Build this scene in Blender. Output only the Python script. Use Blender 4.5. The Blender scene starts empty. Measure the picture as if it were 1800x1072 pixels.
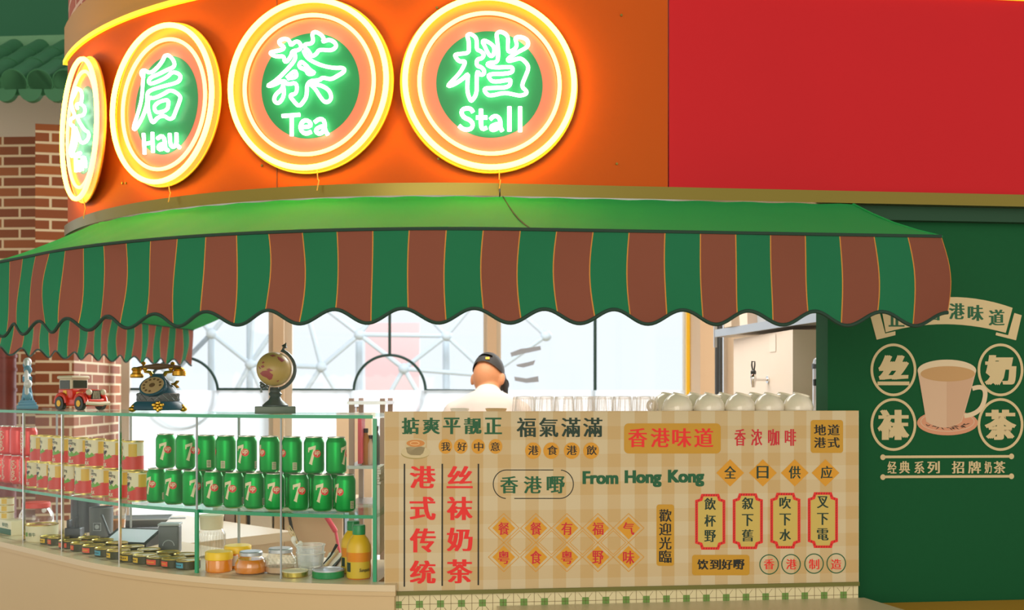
import bpy, bmesh, math, random
from mathutils import Vector, Matrix
random.seed(7)
R = math.radians
scene = bpy.context.scene
col = scene.collection
EZ, FPX, HOR = 1.35, 1900.0, 688.0          # eye height, focal length in px, horizon row of the 1800x1072 frame

# ---------------------------------------------------------------- camera
cam = bpy.data.cameras.new('camera'); cam.sensor_width = 36; cam.lens = 38.0
cam.shift_y = (HOR - 536) / 1800
cam.dof.use_dof = True; cam.dof.focus_distance = 3.42; cam.dof.aperture_fstop = 4.5
camo = bpy.data.objects.new('camera', cam); col.objects.link(camo)
camo.location = (0, 0, EZ); camo.rotation_euler = (R(90), 0, 0)
scene.camera = camo
scene.cycles.transparent_max_bounces = 40
# ---------------------------------------------------------------- world: bright daylight behind the windows, dimmer warm hall in front
w = bpy.data.worlds.new('world'); scene.world = w; w.use_nodes = True
nt = w.node_tree; nt.nodes.clear()
wo = nt.nodes.new('ShaderNodeOutputWorld'); bg = nt.nodes.new('ShaderNodeBackground')
tc = nt.nodes.new('ShaderNodeTexCoord'); sx = nt.nodes.new('ShaderNodeSeparateXYZ')
rmp = nt.nodes.new('ShaderNodeValToRGB'); mr = nt.nodes.new('ShaderNodeMapRange')
nt.links.new(tc.outputs['Generated'], sx.inputs[0]); nt.links.new(sx.outputs['Y'], mr.inputs['Value'])
mr.inputs['From Min'].default_value = -0.4; mr.inputs['From Max'].default_value = 0.75
nt.links.new(mr.outputs['Result'], rmp.inputs[0]); nt.links.new(rmp.outputs[0], bg.inputs[0])
mz = nt.nodes.new('ShaderNodeMapRange'); mz.inputs['From Min'].default_value = .25; mz.inputs['From Max'].default_value = .6; mz.inputs['To Min'].default_value = 1.15; mz.inputs['To Max'].default_value = .32   # the hall ceiling is dim
nt.links.new(sx.outputs['Z'], mz.inputs['Value']); nt.links.new(mz.outputs['Result'], bg.inputs[1]); nt.links.new(bg.outputs[0], wo.inputs[0])
rmp.color_ramp.elements[0].color = (0.80, 0.73, 0.63, 1); rmp.color_ramp.elements[1].color = (0.58, 0.62, 0.65, 1)
# ---------------------------------------------------------------- added fill lamps, sun and view
def area(name, loc, target, size, power, color):
    l = bpy.data.lights.new(name, 'AREA'); l.size = size; l.energy = power; l.color = color
    o = bpy.data.objects.new(name, l); col.objects.link(o); o.location = loc
    o.rotation_euler = (Vector(target) - Vector(loc)).to_track_quat('-Z', 'Y').to_euler(); return o
area('front_fill', (-0.6, -2.6, 2.4), (-0.2, 3.4, 1.2), 3.5, 85, (1, .9, .76))  # unseen area lamp added in front to brighten the board and case
area('daylight_fill', (-.5, 9.6, 5.5), (-.5, 13.5, 1.8), 3.0, 260, (.92, .97, 1))  # area lamp added outside to brighten the near side of the lattice
area('interior_fill', (0.0, 5.0, 2.9), (0.0, 5.0, 0), 2.0, 55, (1, .9, .78))  # unseen lamp added over the interior to brighten boiler, cups and person
sl = bpy.data.lights.new('window_sun', 'SUN'); sl.energy = 3.2; sl.angle = R(35); sl.color = (.95, .98, 1)
so_ = bpy.data.objects.new('window_sun', sl); col.objects.link(so_); so_.location = (2, 12, 6); so_.rotation_euler = Vector((-.5, -.78, -.33)).to_track_quat('-Z', 'Y').to_euler()
vs = scene.view_settings; vs.view_transform = 'Standard'; vs.look = 'None'; vs.gamma = 1; vs.exposure = 0.52; vs.use_curve_mapping = False

# ---------------------------------------------------------------- geometry of the place
def kx(px): return (px - 900) / FPX
def hz(py): return (HOR - py) / FPX
def P(px, py, D): return Vector((kx(px) * D, D, EZ + hz(py) * D))
T = R(6.5)
EU = Vector((math.cos(T), math.sin(T))); EN = Vector((math.sin(T), -math.cos(T)))
O = Vector((-.03, 3.45))
def F(u, d, dz):
    p = O + EU * u + EN * d; return Vector((p.x, p.y, EZ + dz))
def Q(px, py, d):                            # point of the plane at distance d in front of the fascia
    k = kx(px); Y = (d + O.dot(EN)) / (k * EN.x + EN.y)
    return Vector((k * Y, Y, EZ + hz(py) * Y))
def uof(px, d): 
    q = Q(px, HOR, d); return (Vector((q.x, q.y)) - O).dot(EU)
FR = 1.79
FC = O - EN * FR
def arc(s, d=0.0, amax=200):                 # the rounded front of the stall: straight for s>0, round for s<0, straight again past amax degrees
    if s >= 0: return O + EU * s + EN * d, T
    a = -s / FR; am = R(amax); ex = 0
    if a > am: ex = (a - am) * FR; a = am
    n = Vector((math.sin(T - a), -math.cos(T - a))); t = Vector((math.cos(T - a), math.sin(T - a)))
    return FC + n * (FR + d) - t * ex, T - a
CA = 49.5
def oncurve(px, d, amax=CA):
    lo, hi = -2.6, 2.4
    for _ in range(60):
        m = (lo + hi) / 2; p, _a = arc(m, d, amax)
        if p.x / p.y < kx(px): lo = m
        else: hi = m
    return m
def C(px, d, dz, amax=CA):
    s = oncurve(px, d, amax); p, a = arc(s, d, amax); return Vector((p.x, p.y, EZ + dz)), a

# ---------------------------------------------------------------- materials
def lin(c):
    if isinstance(c, str):
        c = c.lstrip('#'); c = [int(c[i:i + 2], 16) / 255 for i in (0, 2, 4)]
        return tuple(x / 12.92 if x <= .04045 else ((x + .055) / 1.055) ** 2.4 for x in c)
    return tuple(c)
M = {}
def mat(name, color, rough=.5, metal=0.0, spec=.5, emit=None, estr=0, noise=0.0, nscale=20, coat=0):
    m = bpy.data.materials.new(name); m.use_nodes = True; M[name] = m
    b = m.node_tree.nodes['Principled BSDF']; c = lin(color) + (1,)
    b.inputs['Base Color'].default_value = c; b.inputs['Roughness'].default_value = rough
    b.inputs['Metallic'].default_value = metal; b.inputs['Specular IOR Level'].default_value = spec
    b.inputs['Coat Weight'].default_value = coat
    if emit:
        b.inputs['Emission Color'].default_value = tuple(emit) + (1,); b.inputs['Emission Strength'].default_value = estr
    if noise:
        n = m.node_tree; t = n.nodes.new('ShaderNodeTexCoord'); z = n.nodes.new('ShaderNodeTexNoise'); z.inputs['Scale'].default_value = nscale; z.inputs['Detail'].default_value = 4
        h = n.nodes.new('ShaderNodeHueSaturation'); h.inputs['Color'].default_value = c
        r = n.nodes.new('ShaderNodeMapRange'); r.inputs['To Min'].default_value = 1 - noise; r.inputs['To Max'].default_value = 1 + noise
        n.links.new(t.outputs['Object'], z.inputs['Vector']); n.links.new(z.outputs['Fac'], r.inputs['Value']); n.links.new(r.outputs[0], h.inputs['Value']); n.links.new(h.outputs[0], b.inputs['Base Color'])
    return m
def glassmat(name, tint=(1, 1, 1), base=.04, edge=.5, rough=.02, gcol=(1, 1, 1), power=3.0, trl=0):
    m = bpy.data.materials.new(name); m.use_nodes = True; M[name] = m; n = m.node_tree; n.nodes.clear()
    o = n.nodes.new('ShaderNodeOutputMaterial'); mx = n.nodes.new('ShaderNodeMixShader'); t = n.nodes.new('ShaderNodeBsdfTransparent'); g = n.nodes.new('ShaderNodeBsdfGlossy')
    t.inputs[0].default_value = tuple(tint) + (1,); g.inputs['Color'].default_value = tuple(gcol) + (1,); g.inputs['Roughness'].default_value = rough
    lw = n.nodes.new('ShaderNodeLayerWeight'); lw.inputs[0].default_value = .5
    pw = n.nodes.new('ShaderNodeMath'); pw.operation = 'POWER'; pw.inputs[1].default_value = power
    ml = n.nodes.new('ShaderNodeMath'); ml.operation = 'MULTIPLY_ADD'; ml.inputs[1].default_value = edge; ml.inputs[2].default_value = base
    n.links.new(lw.outputs['Facing'], pw.inputs[0]); n.links.new(pw.outputs[0], ml.inputs[0]); n.links.new(ml.outputs[0], mx.inputs[0])
    gs = g.outputs[0]
    if trl:
        tl = n.nodes.new('ShaderNodeBsdfTranslucent'); tl.inputs[0].default_value = (1, 1, 1, 1); m2 = n.nodes.new('ShaderNodeMixShader'); m2.inputs[0].default_value = trl; n.links.new(gs, m2.inputs[1]); n.links.new(tl.outputs[0], m2.inputs[2]); gs = m2.outputs[0]
    n.links.new(t.outputs[0], mx.inputs[1]); n.links.new(gs, mx.inputs[2]); n.links.new(mx.outputs[0], o.inputs[0]); return m
def mathn(n, op, a, b=None):
    x = n.nodes.new('ShaderNodeMath'); x.operation = op
    for i, v in enumerate((a, b)):
        if v is None: continue
        if isinstance(v, (int, float)): x.inputs[i].default_value = v
        else: n.links.new(v, x.inputs[i])
    return x.outputs[0]
def mixc(n, f, a, b):
    x = n.nodes.new('ShaderNodeMix'); x.data_type = 'RGBA'
    for i, v in ((0, f), (6, a), (7, b)):
        if isinstance(v, (int, float)): x.inputs[i].default_value = v
        elif isinstance(v, (tuple, list)): x.inputs[i].default_value = tuple(v)[:3] + (1,)
        else: n.links.new(v, x.inputs[i])
    return x.outputs[2]
def brickmat(name, c1, c2, mortar, bw=.24, bh=.071, ms=.008):
    m = mat(name, c1, .8); n = m.node_tree; b = n.nodes['Principled BSDF']
    uv = n.nodes.new('ShaderNodeUVMap'); br = n.nodes.new('ShaderNodeTexBrick')
    n.links.new(uv.outputs[0], br.inputs['Vector'])
    br.inputs['Color1'].default_value = lin(c1) + (1,); br.inputs['Color2'].default_value = lin(c2) + (1,); br.inputs['Mortar'].default_value = lin(mortar) + (1,)
    br.inputs['Scale'].default_value = 1; br.inputs['Mortar Size'].default_value = ms; br.inputs['Brick Width'].default_value = bw; br.inputs['Row Height'].default_value = bh
    br.inputs['Mortar Smooth'].default_value = .1; br.inputs['Bias'].default_value = -.45
    n.links.new(br.outputs['Color'], b.inputs['Base Color'])
    bp = n.nodes.new('ShaderNodeBump'); bp.inputs['Strength'].default_value = .4; bp.inputs['Distance'].default_value = .01; bp.invert = True
    n.links.new(br.outputs['Fac'], bp.inputs['Height']); n.links.new(bp.outputs[0], b.inputs['Normal'])
    return m
def stripemat(name, ca, cb, line):
    m = mat(name, ca, .85, spec=.2); n = m.node_tree; b = n.nodes['Principled BSDF']
    uv = n.nodes.new('ShaderNodeUVMap'); s = n.nodes.new('ShaderNodeSeparateXYZ'); n.links.new(uv.outputs[0], s.inputs[0])
    f = mathn(n, 'FRACT', mathn(n, 'MULTIPLY', s.outputs[0], .5)); st = mathn(n, 'LESS_THAN', f, .5)
    c = mixc(n, st, lin(cb), lin(ca))
    g = mathn(n, 'FRACT', mathn(n, 'ADD', s.outputs[0], .011)); ln = mathn(n, 'LESS_THAN', g, .03)
    c = mixc(n, ln, c, lin(line)); n.links.new(c, b.inputs['Base Color'])
    tr = n.nodes.new('ShaderNodeBsdfTranslucent'); n.links.new(c, tr.inputs[0]); mx = n.nodes.new('ShaderNodeMixShader'); mx.inputs[0].default_value = .42
    o = n.nodes['Material Output']; n.links.new(b.outputs[0], mx.inputs[1]); n.links.new(tr.outputs[0], mx.inputs[2]); n.links.new(mx.outputs[0], o.inputs[0])
    return m
def checkmat(name, c0, c1, c2, period):
    m = mat(name, c0, .45, spec=.35); n = m.node_tree; b = n.nodes['Principled BSDF']
    uv = n.nodes.new('ShaderNodeUVMap'); s = n.nodes.new('ShaderNodeSeparateXYZ'); n.links.new(uv.outputs[0], s.inputs[0])
    a = mathn(n, 'LESS_THAN', mathn(n, 'FRACT', mathn(n, 'DIVIDE', s.outputs[0], period)), .52)
    q = mathn(n, 'LESS_THAN', mathn(n, 'FRACT', mathn(n, 'DIVIDE', s.outputs[1], period)), .52)
    f = mathn(n, 'ADD', mathn(n, 'MULTIPLY', a, .65), mathn(n, 'MULTIPLY', q, .35)); c = mixc(n, f, lin(c0), lin(c2))
    n.links.new(c, b.inputs['Base Color']); return m
def clothmat(name, c, tl=.35, **k):
    m = mat(name, c, .85, spec=.2, **k); n = m.node_tree; b = n.nodes['Principled BSDF']
    tr = n.nodes.new('ShaderNodeBsdfTranslucent'); tr.inputs[0].default_value = lin(c) + (1,); mx = n.nodes.new('ShaderNodeMixShader'); mx.inputs[0].default_value = tl
    n.links.new(b.outputs[0], mx.inputs[1]); n.links.new(tr.outputs[0], mx.inputs[2]); n.links.new(mx.outputs[0], n.nodes['Material Output'].inputs[0]); return m

# ---------------------------------------------------------------- mesh builder
ORG = {}
class MB:
    def __init__(s): s.v = []; s.f = []; s.m = []; s.cm = 0
    def add(s, vs, fs, mi=None):
        o = len(s.v); s.v += [Vector(x) for x in vs]; s.f += [tuple(o + i for i in q) for q in fs]; s.m += [s.cm if mi is None else mi] * len(fs); return s
    def box(s, c, size, rz=0, rx=0, ry=0, bev=0):
        x, y, z = [a / 2 for a in size]
        if bev:
            bm = bmesh.new(); bmesh.ops.create_cube(bm, size=1)
            for v in bm.verts: v.co = Vector((v.co.x * size[0], v.co.y * size[1], v.co.z * size[2]))
            bmesh.ops.bevel(bm, geom=list(bm.edges), offset=bev, segments=3, profile=.5, affect='EDGES')
            bm.verts.index_update(); vs = [v.co.copy() for v in bm.verts]; fs = [[v.index for v in f.verts] for f in bm.faces]; bm.free()
        else:
            vs = [Vector((a * x, b * y, e * z)) for a in (-1, 1) for b in (-1, 1) for e in (-1, 1)]
            fs = [(0, 1, 3, 2), (4, 6, 7, 5), (0, 4, 5, 1), (2, 3, 7, 6), (0, 2, 6, 4), (1, 5, 7, 3)]
        m = Matrix.Rotation(rz, 3, 'Z') @ Matrix.Rotation(ry, 3, 'Y') @ Matrix.Rotation(rx, 3, 'X')
        return s.add([m @ v + Vector(c) for v in vs], fs)
    def hexa(s, b, t):                        # 4 bottom points, 4 top points
        return s.add(list(b) + list(t), [(3, 2, 1, 0), (4, 5, 6, 7), (0, 1, 5, 4), (1, 2, 6, 5), (2, 3, 7, 6), (3, 0, 4, 7)])
    def lathe(s, prof, c=(0, 0, 0), seg=24, sx=1, sy=1, mt=None, caps=True, a0=0, a1=math.tau):
        full = abs(a1 - a0 - math.tau) < 1e-6; n = seg if full else seg + 1; vs = []; fs = []
        for r, z in prof:
            for i in range(n):
                a = a0 + (a1 - a0) * i / seg; v = Vector((r * math.cos(a) * sx, r * math.sin(a) * sy, z))
                vs.append((mt @ v if mt else v) + Vector(c))
        for j in range(len(prof) - 1):
            for i in range(seg):
                k = (i + 1) % n; fs.append((j * n + i, j * n + k, (j + 1) * n + k, (j + 1) * n + i))
        if caps and full:
            if prof[0][0] > 1e-5: fs.append(tuple(reversed(range(n))))
            if prof[-1][0] > 1e-5: fs.append(tuple((len(prof) - 1) * n + i for i in range(n)))
        return s.add(vs, fs)
    def ball(s, c, r, seg=16, rings=10, sc=(1, 1, 1), mt=None):
        pr = [(max(1e-4, r * math.sin(math.pi * i / rings)), -r * math.cos(math.pi * i / rings)) for i in range(rings + 1)]
        m = Matrix.Diagonal(sc); m = (mt @ m) if mt else m
        return s.lathe(pr, c, seg, mt=m, caps=False)
    def rod(s, a, b, r, r2=None, seg=10):
        a, b = Vector(a), Vector(b); d = b - a; q = d.to_track_quat('Z', 'Y').to_matrix(); r2 = r if r2 is None else r2
        return s.lathe([(r, 0), (r2, d.length)], a, seg, mt=q)
    def tube(s, pts, r, seg=8, closed=False, rs=None):
        pts = [Vector(p) for p in pts]; n = len(pts); vs = []; fs = []; up = None
        for i, p in enumerate(pts):
            a = pts[i - 1] if (i or closed) else p; b = pts[(i + 1) % n] if (i < n - 1 or closed) else p
            d = (b - a); d = d.normalized() if d.length > 1e-9 else Vector((0, 0, 1))
            if up is None: up = d.orthogonal().normalized()
            else:
                up = up - d * up.dot(d); up = up.normalized() if up.length > 1e-6 else d.orthogonal().normalized()
            w = d.cross(up); rr = rs[i] if rs else r
            vs += [p + (up * math.cos(math.tau * j / seg) + w * math.sin(math.tau * j / seg)) * rr for j in range(seg)]
        for i in range(n if closed else n - 1):
            k = (i + 1) % n
            for j in range(seg): fs.append((i * seg + j, i * seg + (j + 1) % seg, k * seg + (j + 1) % seg, k * seg + j))
        if not closed: fs += [tuple(reversed(range(seg))), tuple((n - 1) * seg + j for j in range(seg))]
        return s.add(vs, fs)
    def poly(s, pts): return s.add(pts, [tuple(range(len(pts)))])
    def prism(s, pts, dv):                    # closed outline pushed along dv
        n = len(pts); dv = Vector(dv); a = [Vector(p) for p in pts]
        return s.add(a + [p + dv for p in a], [tuple(reversed(range(n))), tuple(range(n, 2 * n))] + [(i, (i + 1) % n, n + (i + 1) % n, n + i) for i in range(n)])
    def strip(s, A, B):                       # ribbon between two polylines
        n = len(A); return s.add(list(A) + list(B), [(i, i + 1, n + i + 1, n + i) for i in range(n - 1)])
    def slab(s, A, B, z0, z1):                # horizontal slab between two plan polylines
        n = len(A); g = lambda L, z: [Vector((p[0], p[1], z)) for p in L]
        vs = g(A, z0) + g(B, z0) + g(A, z1) + g(B, z1); fs = []
        for i in range(n - 1):
            fs += [(i, i + 1, n + i + 1, n + i), (2 * n + i, 3 * n + i, 3 * n + i + 1, 2 * n + i + 1), (i, 2 * n + i, 2 * n + i + 1, i + 1), (n + i, n + i + 1, 3 * n + i + 1, 3 * n + i)]
        fs += [(0, n, 3 * n, 2 * n), (n - 1, 3 * n - 1, 4 * n - 1, 2 * n - 1)][:1] + [(n - 1, 3 * n - 1, 4 * n - 1, 2 * n - 1)]
        return s.add(vs, fs)
    def build(s, name, mats, parent=None, origin=None, uv=None, smooth=.6, recalc=True, mods=None):
        me = bpy.data.meshes.new(name)
        if origin is None: origin = ORG.get(parent.name, Vector()) if parent else Vector()
        origin = Vector(origin)
        me.from_pydata([v - origin for v in s.v], [], s.f)
        if not isinstance(mats, (list, tuple)): mats = [mats]
        for m in mats: me.materials.append(M[m])
        me.polygons.foreach_set('material_index', s.m)
        if recalc:
            bm = bmesh.new(); bm.from_mesh(me); bmesh.ops.recalc_face_normals(bm, faces=bm.faces); bm.to_mesh(me); bm.free()
        if uv:
            l = me.uv_layers.new(name='UVMap')
            for i, lp in enumerate(me.loops): l.data[i].uv = uv(s.v[lp.vertex_index], lp.vertex_index)
        if smooth:
            me.polygons.foreach_set('use_smooth', [True] * len(me.polygons)); me.set_sharp_from_angle(angle=smooth)
        o = bpy.data.objects.new(name, me); col.objects.link(o)
        if parent: o.parent = parent; ORG[o.name] = ORG.get(parent.name, Vector()).copy()
        else: o.location = origin; ORG[o.name] = origin.copy()
        return o
def thing(name, label, cat, loc=(0, 0, 0), rz=0, group=None, world=False, kind=None):
    o = bpy.data.objects.new(name, None); col.objects.link(o); o.empty_display_size = .05
    o.location = loc; o.rotation_euler = (0, 0, rz); ORG[o.name] = Vector(loc) if world else Vector()
    return tag(o, label, cat, group, kind)
def tag(o, label=None, cat=None, group=None, kind=None):
    if label: o['label'] = label
    if cat: o['category'] = cat
    if group: o['group'] = group
    if kind: o['kind'] = kind
    return o
def struct(o): o['kind'] = 'structure'; return o
def copytree(o, parent=None):
    c = o.copy(); col.objects.link(c); c.parent = parent
    for ch in list(o.children): copytree(ch, c)
    return c
def dup(root, loc, rz, label):
    c = copytree(root); c.location = loc; c.rotation_euler = (0, 0, rz); c['label'] = label; return c
def ordinal(i): return ['first', 'second', 'third', 'fourth', 'fifth', 'sixth', 'seventh', 'eighth', 'ninth', 'tenth', 'eleventh', 'twelfth', 'thirteenth', 'fourteenth', 'fifteenth', 'sixteenth', 'seventeenth', 'eighteenth', 'nineteenth', 'twentieth'][i]
# ---------------------------------------------------------------- lettering
_G = {}
def glyph(body, off=.0, shear=0.0):
    key = (body, off, shear)
    if key in _G: return _G[key]
    c = bpy.data.curves.new('g', 'FONT'); c.body = body; c.offset = off; c.shear = shear; c.resolution_u = 3
    o = bpy.data.objects.new('g', c); col.objects.link(o); bpy.context.view_layer.update()
    me = bpy.data.meshes.new_from_object(o.evaluated_get(bpy.context.evaluated_depsgraph_get()))
    vs = [v.co.copy() for v in me.vertices]; fs = [tuple(p.vertices) for p in me.polygons]
    bpy.data.objects.remove(o); bpy.data.curves.remove(c); bpy.data.meshes.remove(me)
    xs = [v.x for v in vs]; ys = [v.y for v in vs]; x0, x1, y0, y1 = min(xs), max(xs), min(ys), max(ys)
    _G[key] = ([((v.x - x0) / (x1 - x0), (v.y - y0) / (y1 - y0)) for v in vs], fs); return _G[key]
def letters(mb, body, box, fn, off=.0, bold=0.0, shear=0.0, lift=0.0, vb=0.0):
    """write body into box (x0,y0,x1,y1) of a surface; fn(x, y, lift) gives the point"""
    g, fs = glyph(body, off, shear); x0, y0, x1, y1 = box
    n = (-1, 0, 1) if bold else (0,)
    j = 0
    for k in n:
        for kv in ((-1, 0, 1) if vb else (0,)):
            mb.add([fn(x0 + (x1 - x0) * (bold * .5 + a * (1 - bold)) + k * bold * .5 * (x1 - x0), y1 + (y0 - y1) * (vb * .5 + b * (1 - vb)) + kv * vb * .5 * (y0 - y1), lift + j * .00004) for a, b in g], fs); j += 1
def spread(mb, chars, x0, x1, y0, y1, fn, cw, **k):      # characters with even spacing along a row
    n = len(chars)
    for i, c in enumerate(chars):
        cx = x0 + cw / 2 + (x1 - x0 - cw) * (i / (n - 1) if n > 1 else .5); letters(mb, c, (cx - cw / 2, y0, cx + cw / 2, y1), fn, **k)

# ---------------------------------------------------------------- material list
brickmat('brick_brown', '#8a4a28', '#b5692f', '#dcc9a8'); brickmat('brick_dark', '#7a4327', '#a05f33', '#cfbb9a'); brickmat('brick_red', '#9c4a36', '#b96a4c', '#caa58c', bw=.2, bh=.07)
mat('sign_orange', (.47, .078, .006), .55, spec=.1, noise=.04, nscale=3); mat('sign_red', (.50, .007, .013), .55, spec=.2, noise=.04, nscale=3)
mat('brass', '#75692f', .3, metal=.85); mat('ochre', '#ab760c', .5); mat('lip_yellow', '#ffc81e', .4, emit=(1, .72, .03), estr=.6)
mat('dark_soffit', '#16301f', .8)
mat('wall_green', '#08522c', .7, spec=.2, noise=.05, nscale=60); mat('wall_green_dark', '#0b4026', .7)
mat('tile_roof', '#2f7048', .6, noise=.15, nscale=8); mat('roof_ridge', '#5d8f68', .7, noise=.12, nscale=10); mat('dark_green', '#0a5a38', .7)
mat('white_wall', '#d8d0c0', .8); mat('beige_wall', '#dcc3a4', .7); mat('pale_wall', '#efe6da', .5)
mat('floor_tile', '#b8a888', .35); mat('counter_beige', '#cdb489', .4, noise=.03, nscale=4); mat('counter_top', '#d8c6a4', .3)
mat('worktop', '#e6d8c4', .25); mat('steel', '#c8ccd0', .3, metal=.9); mat('dark_steel', '#4c5256', .4, metal=.6); mat('chrome', '#e0e0e0', .12, metal=1)
mat('canopy_green', '#149a4e', .75, spec=.25, noise=.04, nscale=6)
stripemat('awning_stripe', '#8f5544', '#287c55', '#dd9648')
mat('binding', '#16382a', .8)
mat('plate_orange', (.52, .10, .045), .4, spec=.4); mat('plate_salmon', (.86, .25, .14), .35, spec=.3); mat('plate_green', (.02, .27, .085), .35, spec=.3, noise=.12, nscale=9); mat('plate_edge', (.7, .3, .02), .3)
mat('neon_yellow', (1, .8, .3), emit=(1, .62, .03), estr=13); mat('neon_amber', (1, .8, .4), emit=(1, .66, .25), estr=1.2); mat('neon_white', (1, 1, 1), emit=(1.6, 2.2, 1.8), estr=1.15)
mat('cable', '#c8923a', .5)
glassmat('pane', (.97, .99, .985), base=.010, edge=.07); mat('glass_edge', '#1f9a6c', .15, spec=.8); glassmat('shelf_glass', (.80, .92, .87), base=.05, edge=.4)
glassmat('window_glass', (.97, .99, 1), base=.02, edge=.2); glassmat('jar_glass', (.95, .95, .93), base=.06, edge=.75, power=2.2); glassmat('tumbler_glass', (.985, .975, .965), base=.06, edge=.55, power=2.0, rough=.05, trl=.75)
glassmat('plastic_clear', (.95, .95, .95), base=.15, edge=.6, rough=.2, power=1.5, trl=.6)
checkmat('gingham', '#c3a571', '#c5af85', '#cdbd9a', .0875)
m = mat('olive', '#6b6a2c', .5); mat('tile_white', '#dcd2a8', .25); mat('tile_green', '#6c9148', .25); mat('grout', '#6e5a38', .8)
mat('ink_green', '#0d5a34', .6); mat('ink_dark', '#0d3324', .6); mat('ink_black', '#15180f', .6); mat('ink_red', '#e3211b', .55); mat('ink_crimson', '#c5182a', .55); mat('ink_ochre', '#d29417', .5); mat('ink_mustard', '#c2911c', .5)
mat('ink_plaque', '#c6ae57', .5); mat('ink_plaque_red', '#e02018', .5); mat('ink_plaque_dark', '#8f1512', .5)
mat('cream_print', '#cdb98c', .6); mat('mug_print', '#cfae90', .55); mat('mug_rim', '#d8c4a2', .5); mat('tea_print', '#bd935e', .5); mat('coaster_print', '#cd8f6d', .55); mat('mug_shade', '#c7a182', .55); mat('ink_brown', '#6b3a20', .6); mat('ink_leaf', '#3a2a18', .6)
mat('latte', '#c98236', .5); mat('latte_light', '#e6b878', .5); mat('cup_print', '#c9b98e', .5); mat('cup_print_shade', '#a39357', .5)
mat('can_green', '#029a3f', .28, metal=.4, coat=0, spec=.15); mat('can_red', '#e2352b', .25, metal=.15, coat=.05, spec=.4); mat('can_metal', '#d0ccc0', .25, metal=.9); mat('can_cream', '#e0d3ac', .4); mat('can_dot', '#dc3524', .4)
mat('tin_cream', '#e2d8b4', .4); mat('tin_red', '#d63420', .4); mat('tin_leaf', '#6aa52e', .45); mat('tin_gold', '#c9b45c', .25, metal=.8); mat('tin_black', '#2c2a20', .5); mat('tin_yellow', '#dcb22c', .4); mat('tin_deep', '#3c3d20', .4); mat('tin_blue', '#4d9db5', .4); mat('tin_coral', '#e2543c', .4)
mat('white_plastic', '#eee8de', .35); mat('yellow_lid', '#f9cb1d', .35); mat('silver_lid', '#c9ccd4', .3, metal=.7); mat('honey', '#e8890a', .15, spec=.7, coat=.4); mat('juice', '#e58a0c', .3); mat('juice_light', '#e2b512', .35); mat('bottle_green', '#0f8a4a', .35); mat('label_yellow', '#d6b42a', .45); mat('sugar', '#cfae90', .7); mat('red_lid', '#e5402c', .4); mat('frost_white', '#e9e0c8', .5)
mat('wood_pale', '#d8b98a', .6); mat('wood_red', '#6b2214', .4, noise=.15, nscale=12); mat('black_plastic', '#2b3133', .4); mat('grey_plastic', '#5b6366', .45); mat('grey_light', '#a9b2b8', .4); mat('screen_pale', '#cfe0f0', .2)
mat('ceramic', '#f3e9d4', .18, spec=.6, coat=.3); mat('ceramic_dark', '#8f8368', .5)
mat('gold', '#c99a3a', .3, metal=.9); mat('phone_teal', '#2f5668', .35); mat('phone_grey', '#5d5f62', .4); mat('phone_brown', '#6a5038', .4); mat('dial', '#b59a72', .4)
mat('globe_sea', '#c7ab6a', .35); mat('globe_land', '#a85a5c', .4); mat('pewter', '#5f6a6a', .35, metal=.5); mat('pewter_base', '#5a6b5c', .4)
mat('toy_red', '#dc3b2c', .3, coat=.4); mat('toy_black', '#23251f', .4); mat('toy_cream', '#d9cfb4', .4); mat('toy_window', '#2c3a2e', .15)
mat('statue_blue', '#5f93ad', .45); mat('statue_white', '#d0d4d6', .4, metal=.2)
mat('skin', '#cf9268', .55); clothmat('shirt', '#dcd8d4', .1); mat('cap', '#35383a', .75); mat('trousers', '#2c2e34', .8); mat('shoe', '#222222', .5)
mat('frame_dark', '#1f4a48', .5); mat('lattice', '#c6d5e2', .6); mat('pink_pale', '#f0cdd2', .7); mat('yellow_strip', '#ffd22a', .4); mat('door_grey', '#b3a096', .5); mat('smudge', '#a9b6c8', .6)
mat('paper', '#f0ebe2', .7); mat('pink_red', '#d8566a', .5); mat('amber', '#c08a3a', .4); mat('ledge_yellow', '#c8932c', .45); mat('ledge_beige', '#cfc09a', .35)
m = bpy.data.materials.new('frosted_film'); m.use_nodes = True; M['frosted_film'] = m; n = m.node_tree; n.nodes.clear()
a_ = n.nodes.new('ShaderNodeBsdfTransparent'); b_ = n.nodes.new('ShaderNodeBsdfTranslucent'); b_.inputs[0].default_value = (.92, .95, 1, 1); c_ = n.nodes.new('ShaderNodeMixShader'); c_.inputs[0].default_value = .7; d_ = n.nodes.new('ShaderNodeOutputMaterial')
n.links.new(a_.outputs[0], c_.inputs[1]); n.links.new(b_.outputs[0], c_.inputs[2]); n.links.new(c_.outputs[0], d_.inputs[0])

# ================================================================ SETTING
mb = MB(); mb.box((0, 5, -.05), (16, 22, .1)); struct(mb.build('floor', 'floor_tile'))
def wallbox(name, m_, a, b, z0, z1, th, uvs=True):       # upright wall from plan point a to b, thickness th away from the camera
    a, b = Vector(a), Vector(b); d = (b - a).normalized(); nn = Vector((-d.y, d.x)) * th
    mb = MB(); mb.hexa([(a.x, a.y, z0), (b.x, b.y, z0), (b.x + nn.x, b.y + nn.y, z0), (a.x + nn.x, a.y + nn.y, z0)], [(a.x, a.y, z1), (b.x, b.y, z1), (b.x + nn.x, b.y + nn.y, z1), (a.x + nn.x, a.y + nn.y, z1)])
    f = (lambda v, i: ((Vector((v.x, v.y)) - a).dot(d) + abs((Vector((v.x, v.y)) - a).dot(nn)) / max(1e-6, abs(th)) + 5.0, v.z + 3)) if uvs else None
    return struct(mb.build(name, m_, uv=f, smooth=0))
xy = lambda px, D: (kx(px) * D, D)
wallbox('wall_left', 'brick_dark', xy(-420, 7.5), xy(62, 7.4), 0, EZ + 1.745, .25)
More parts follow.
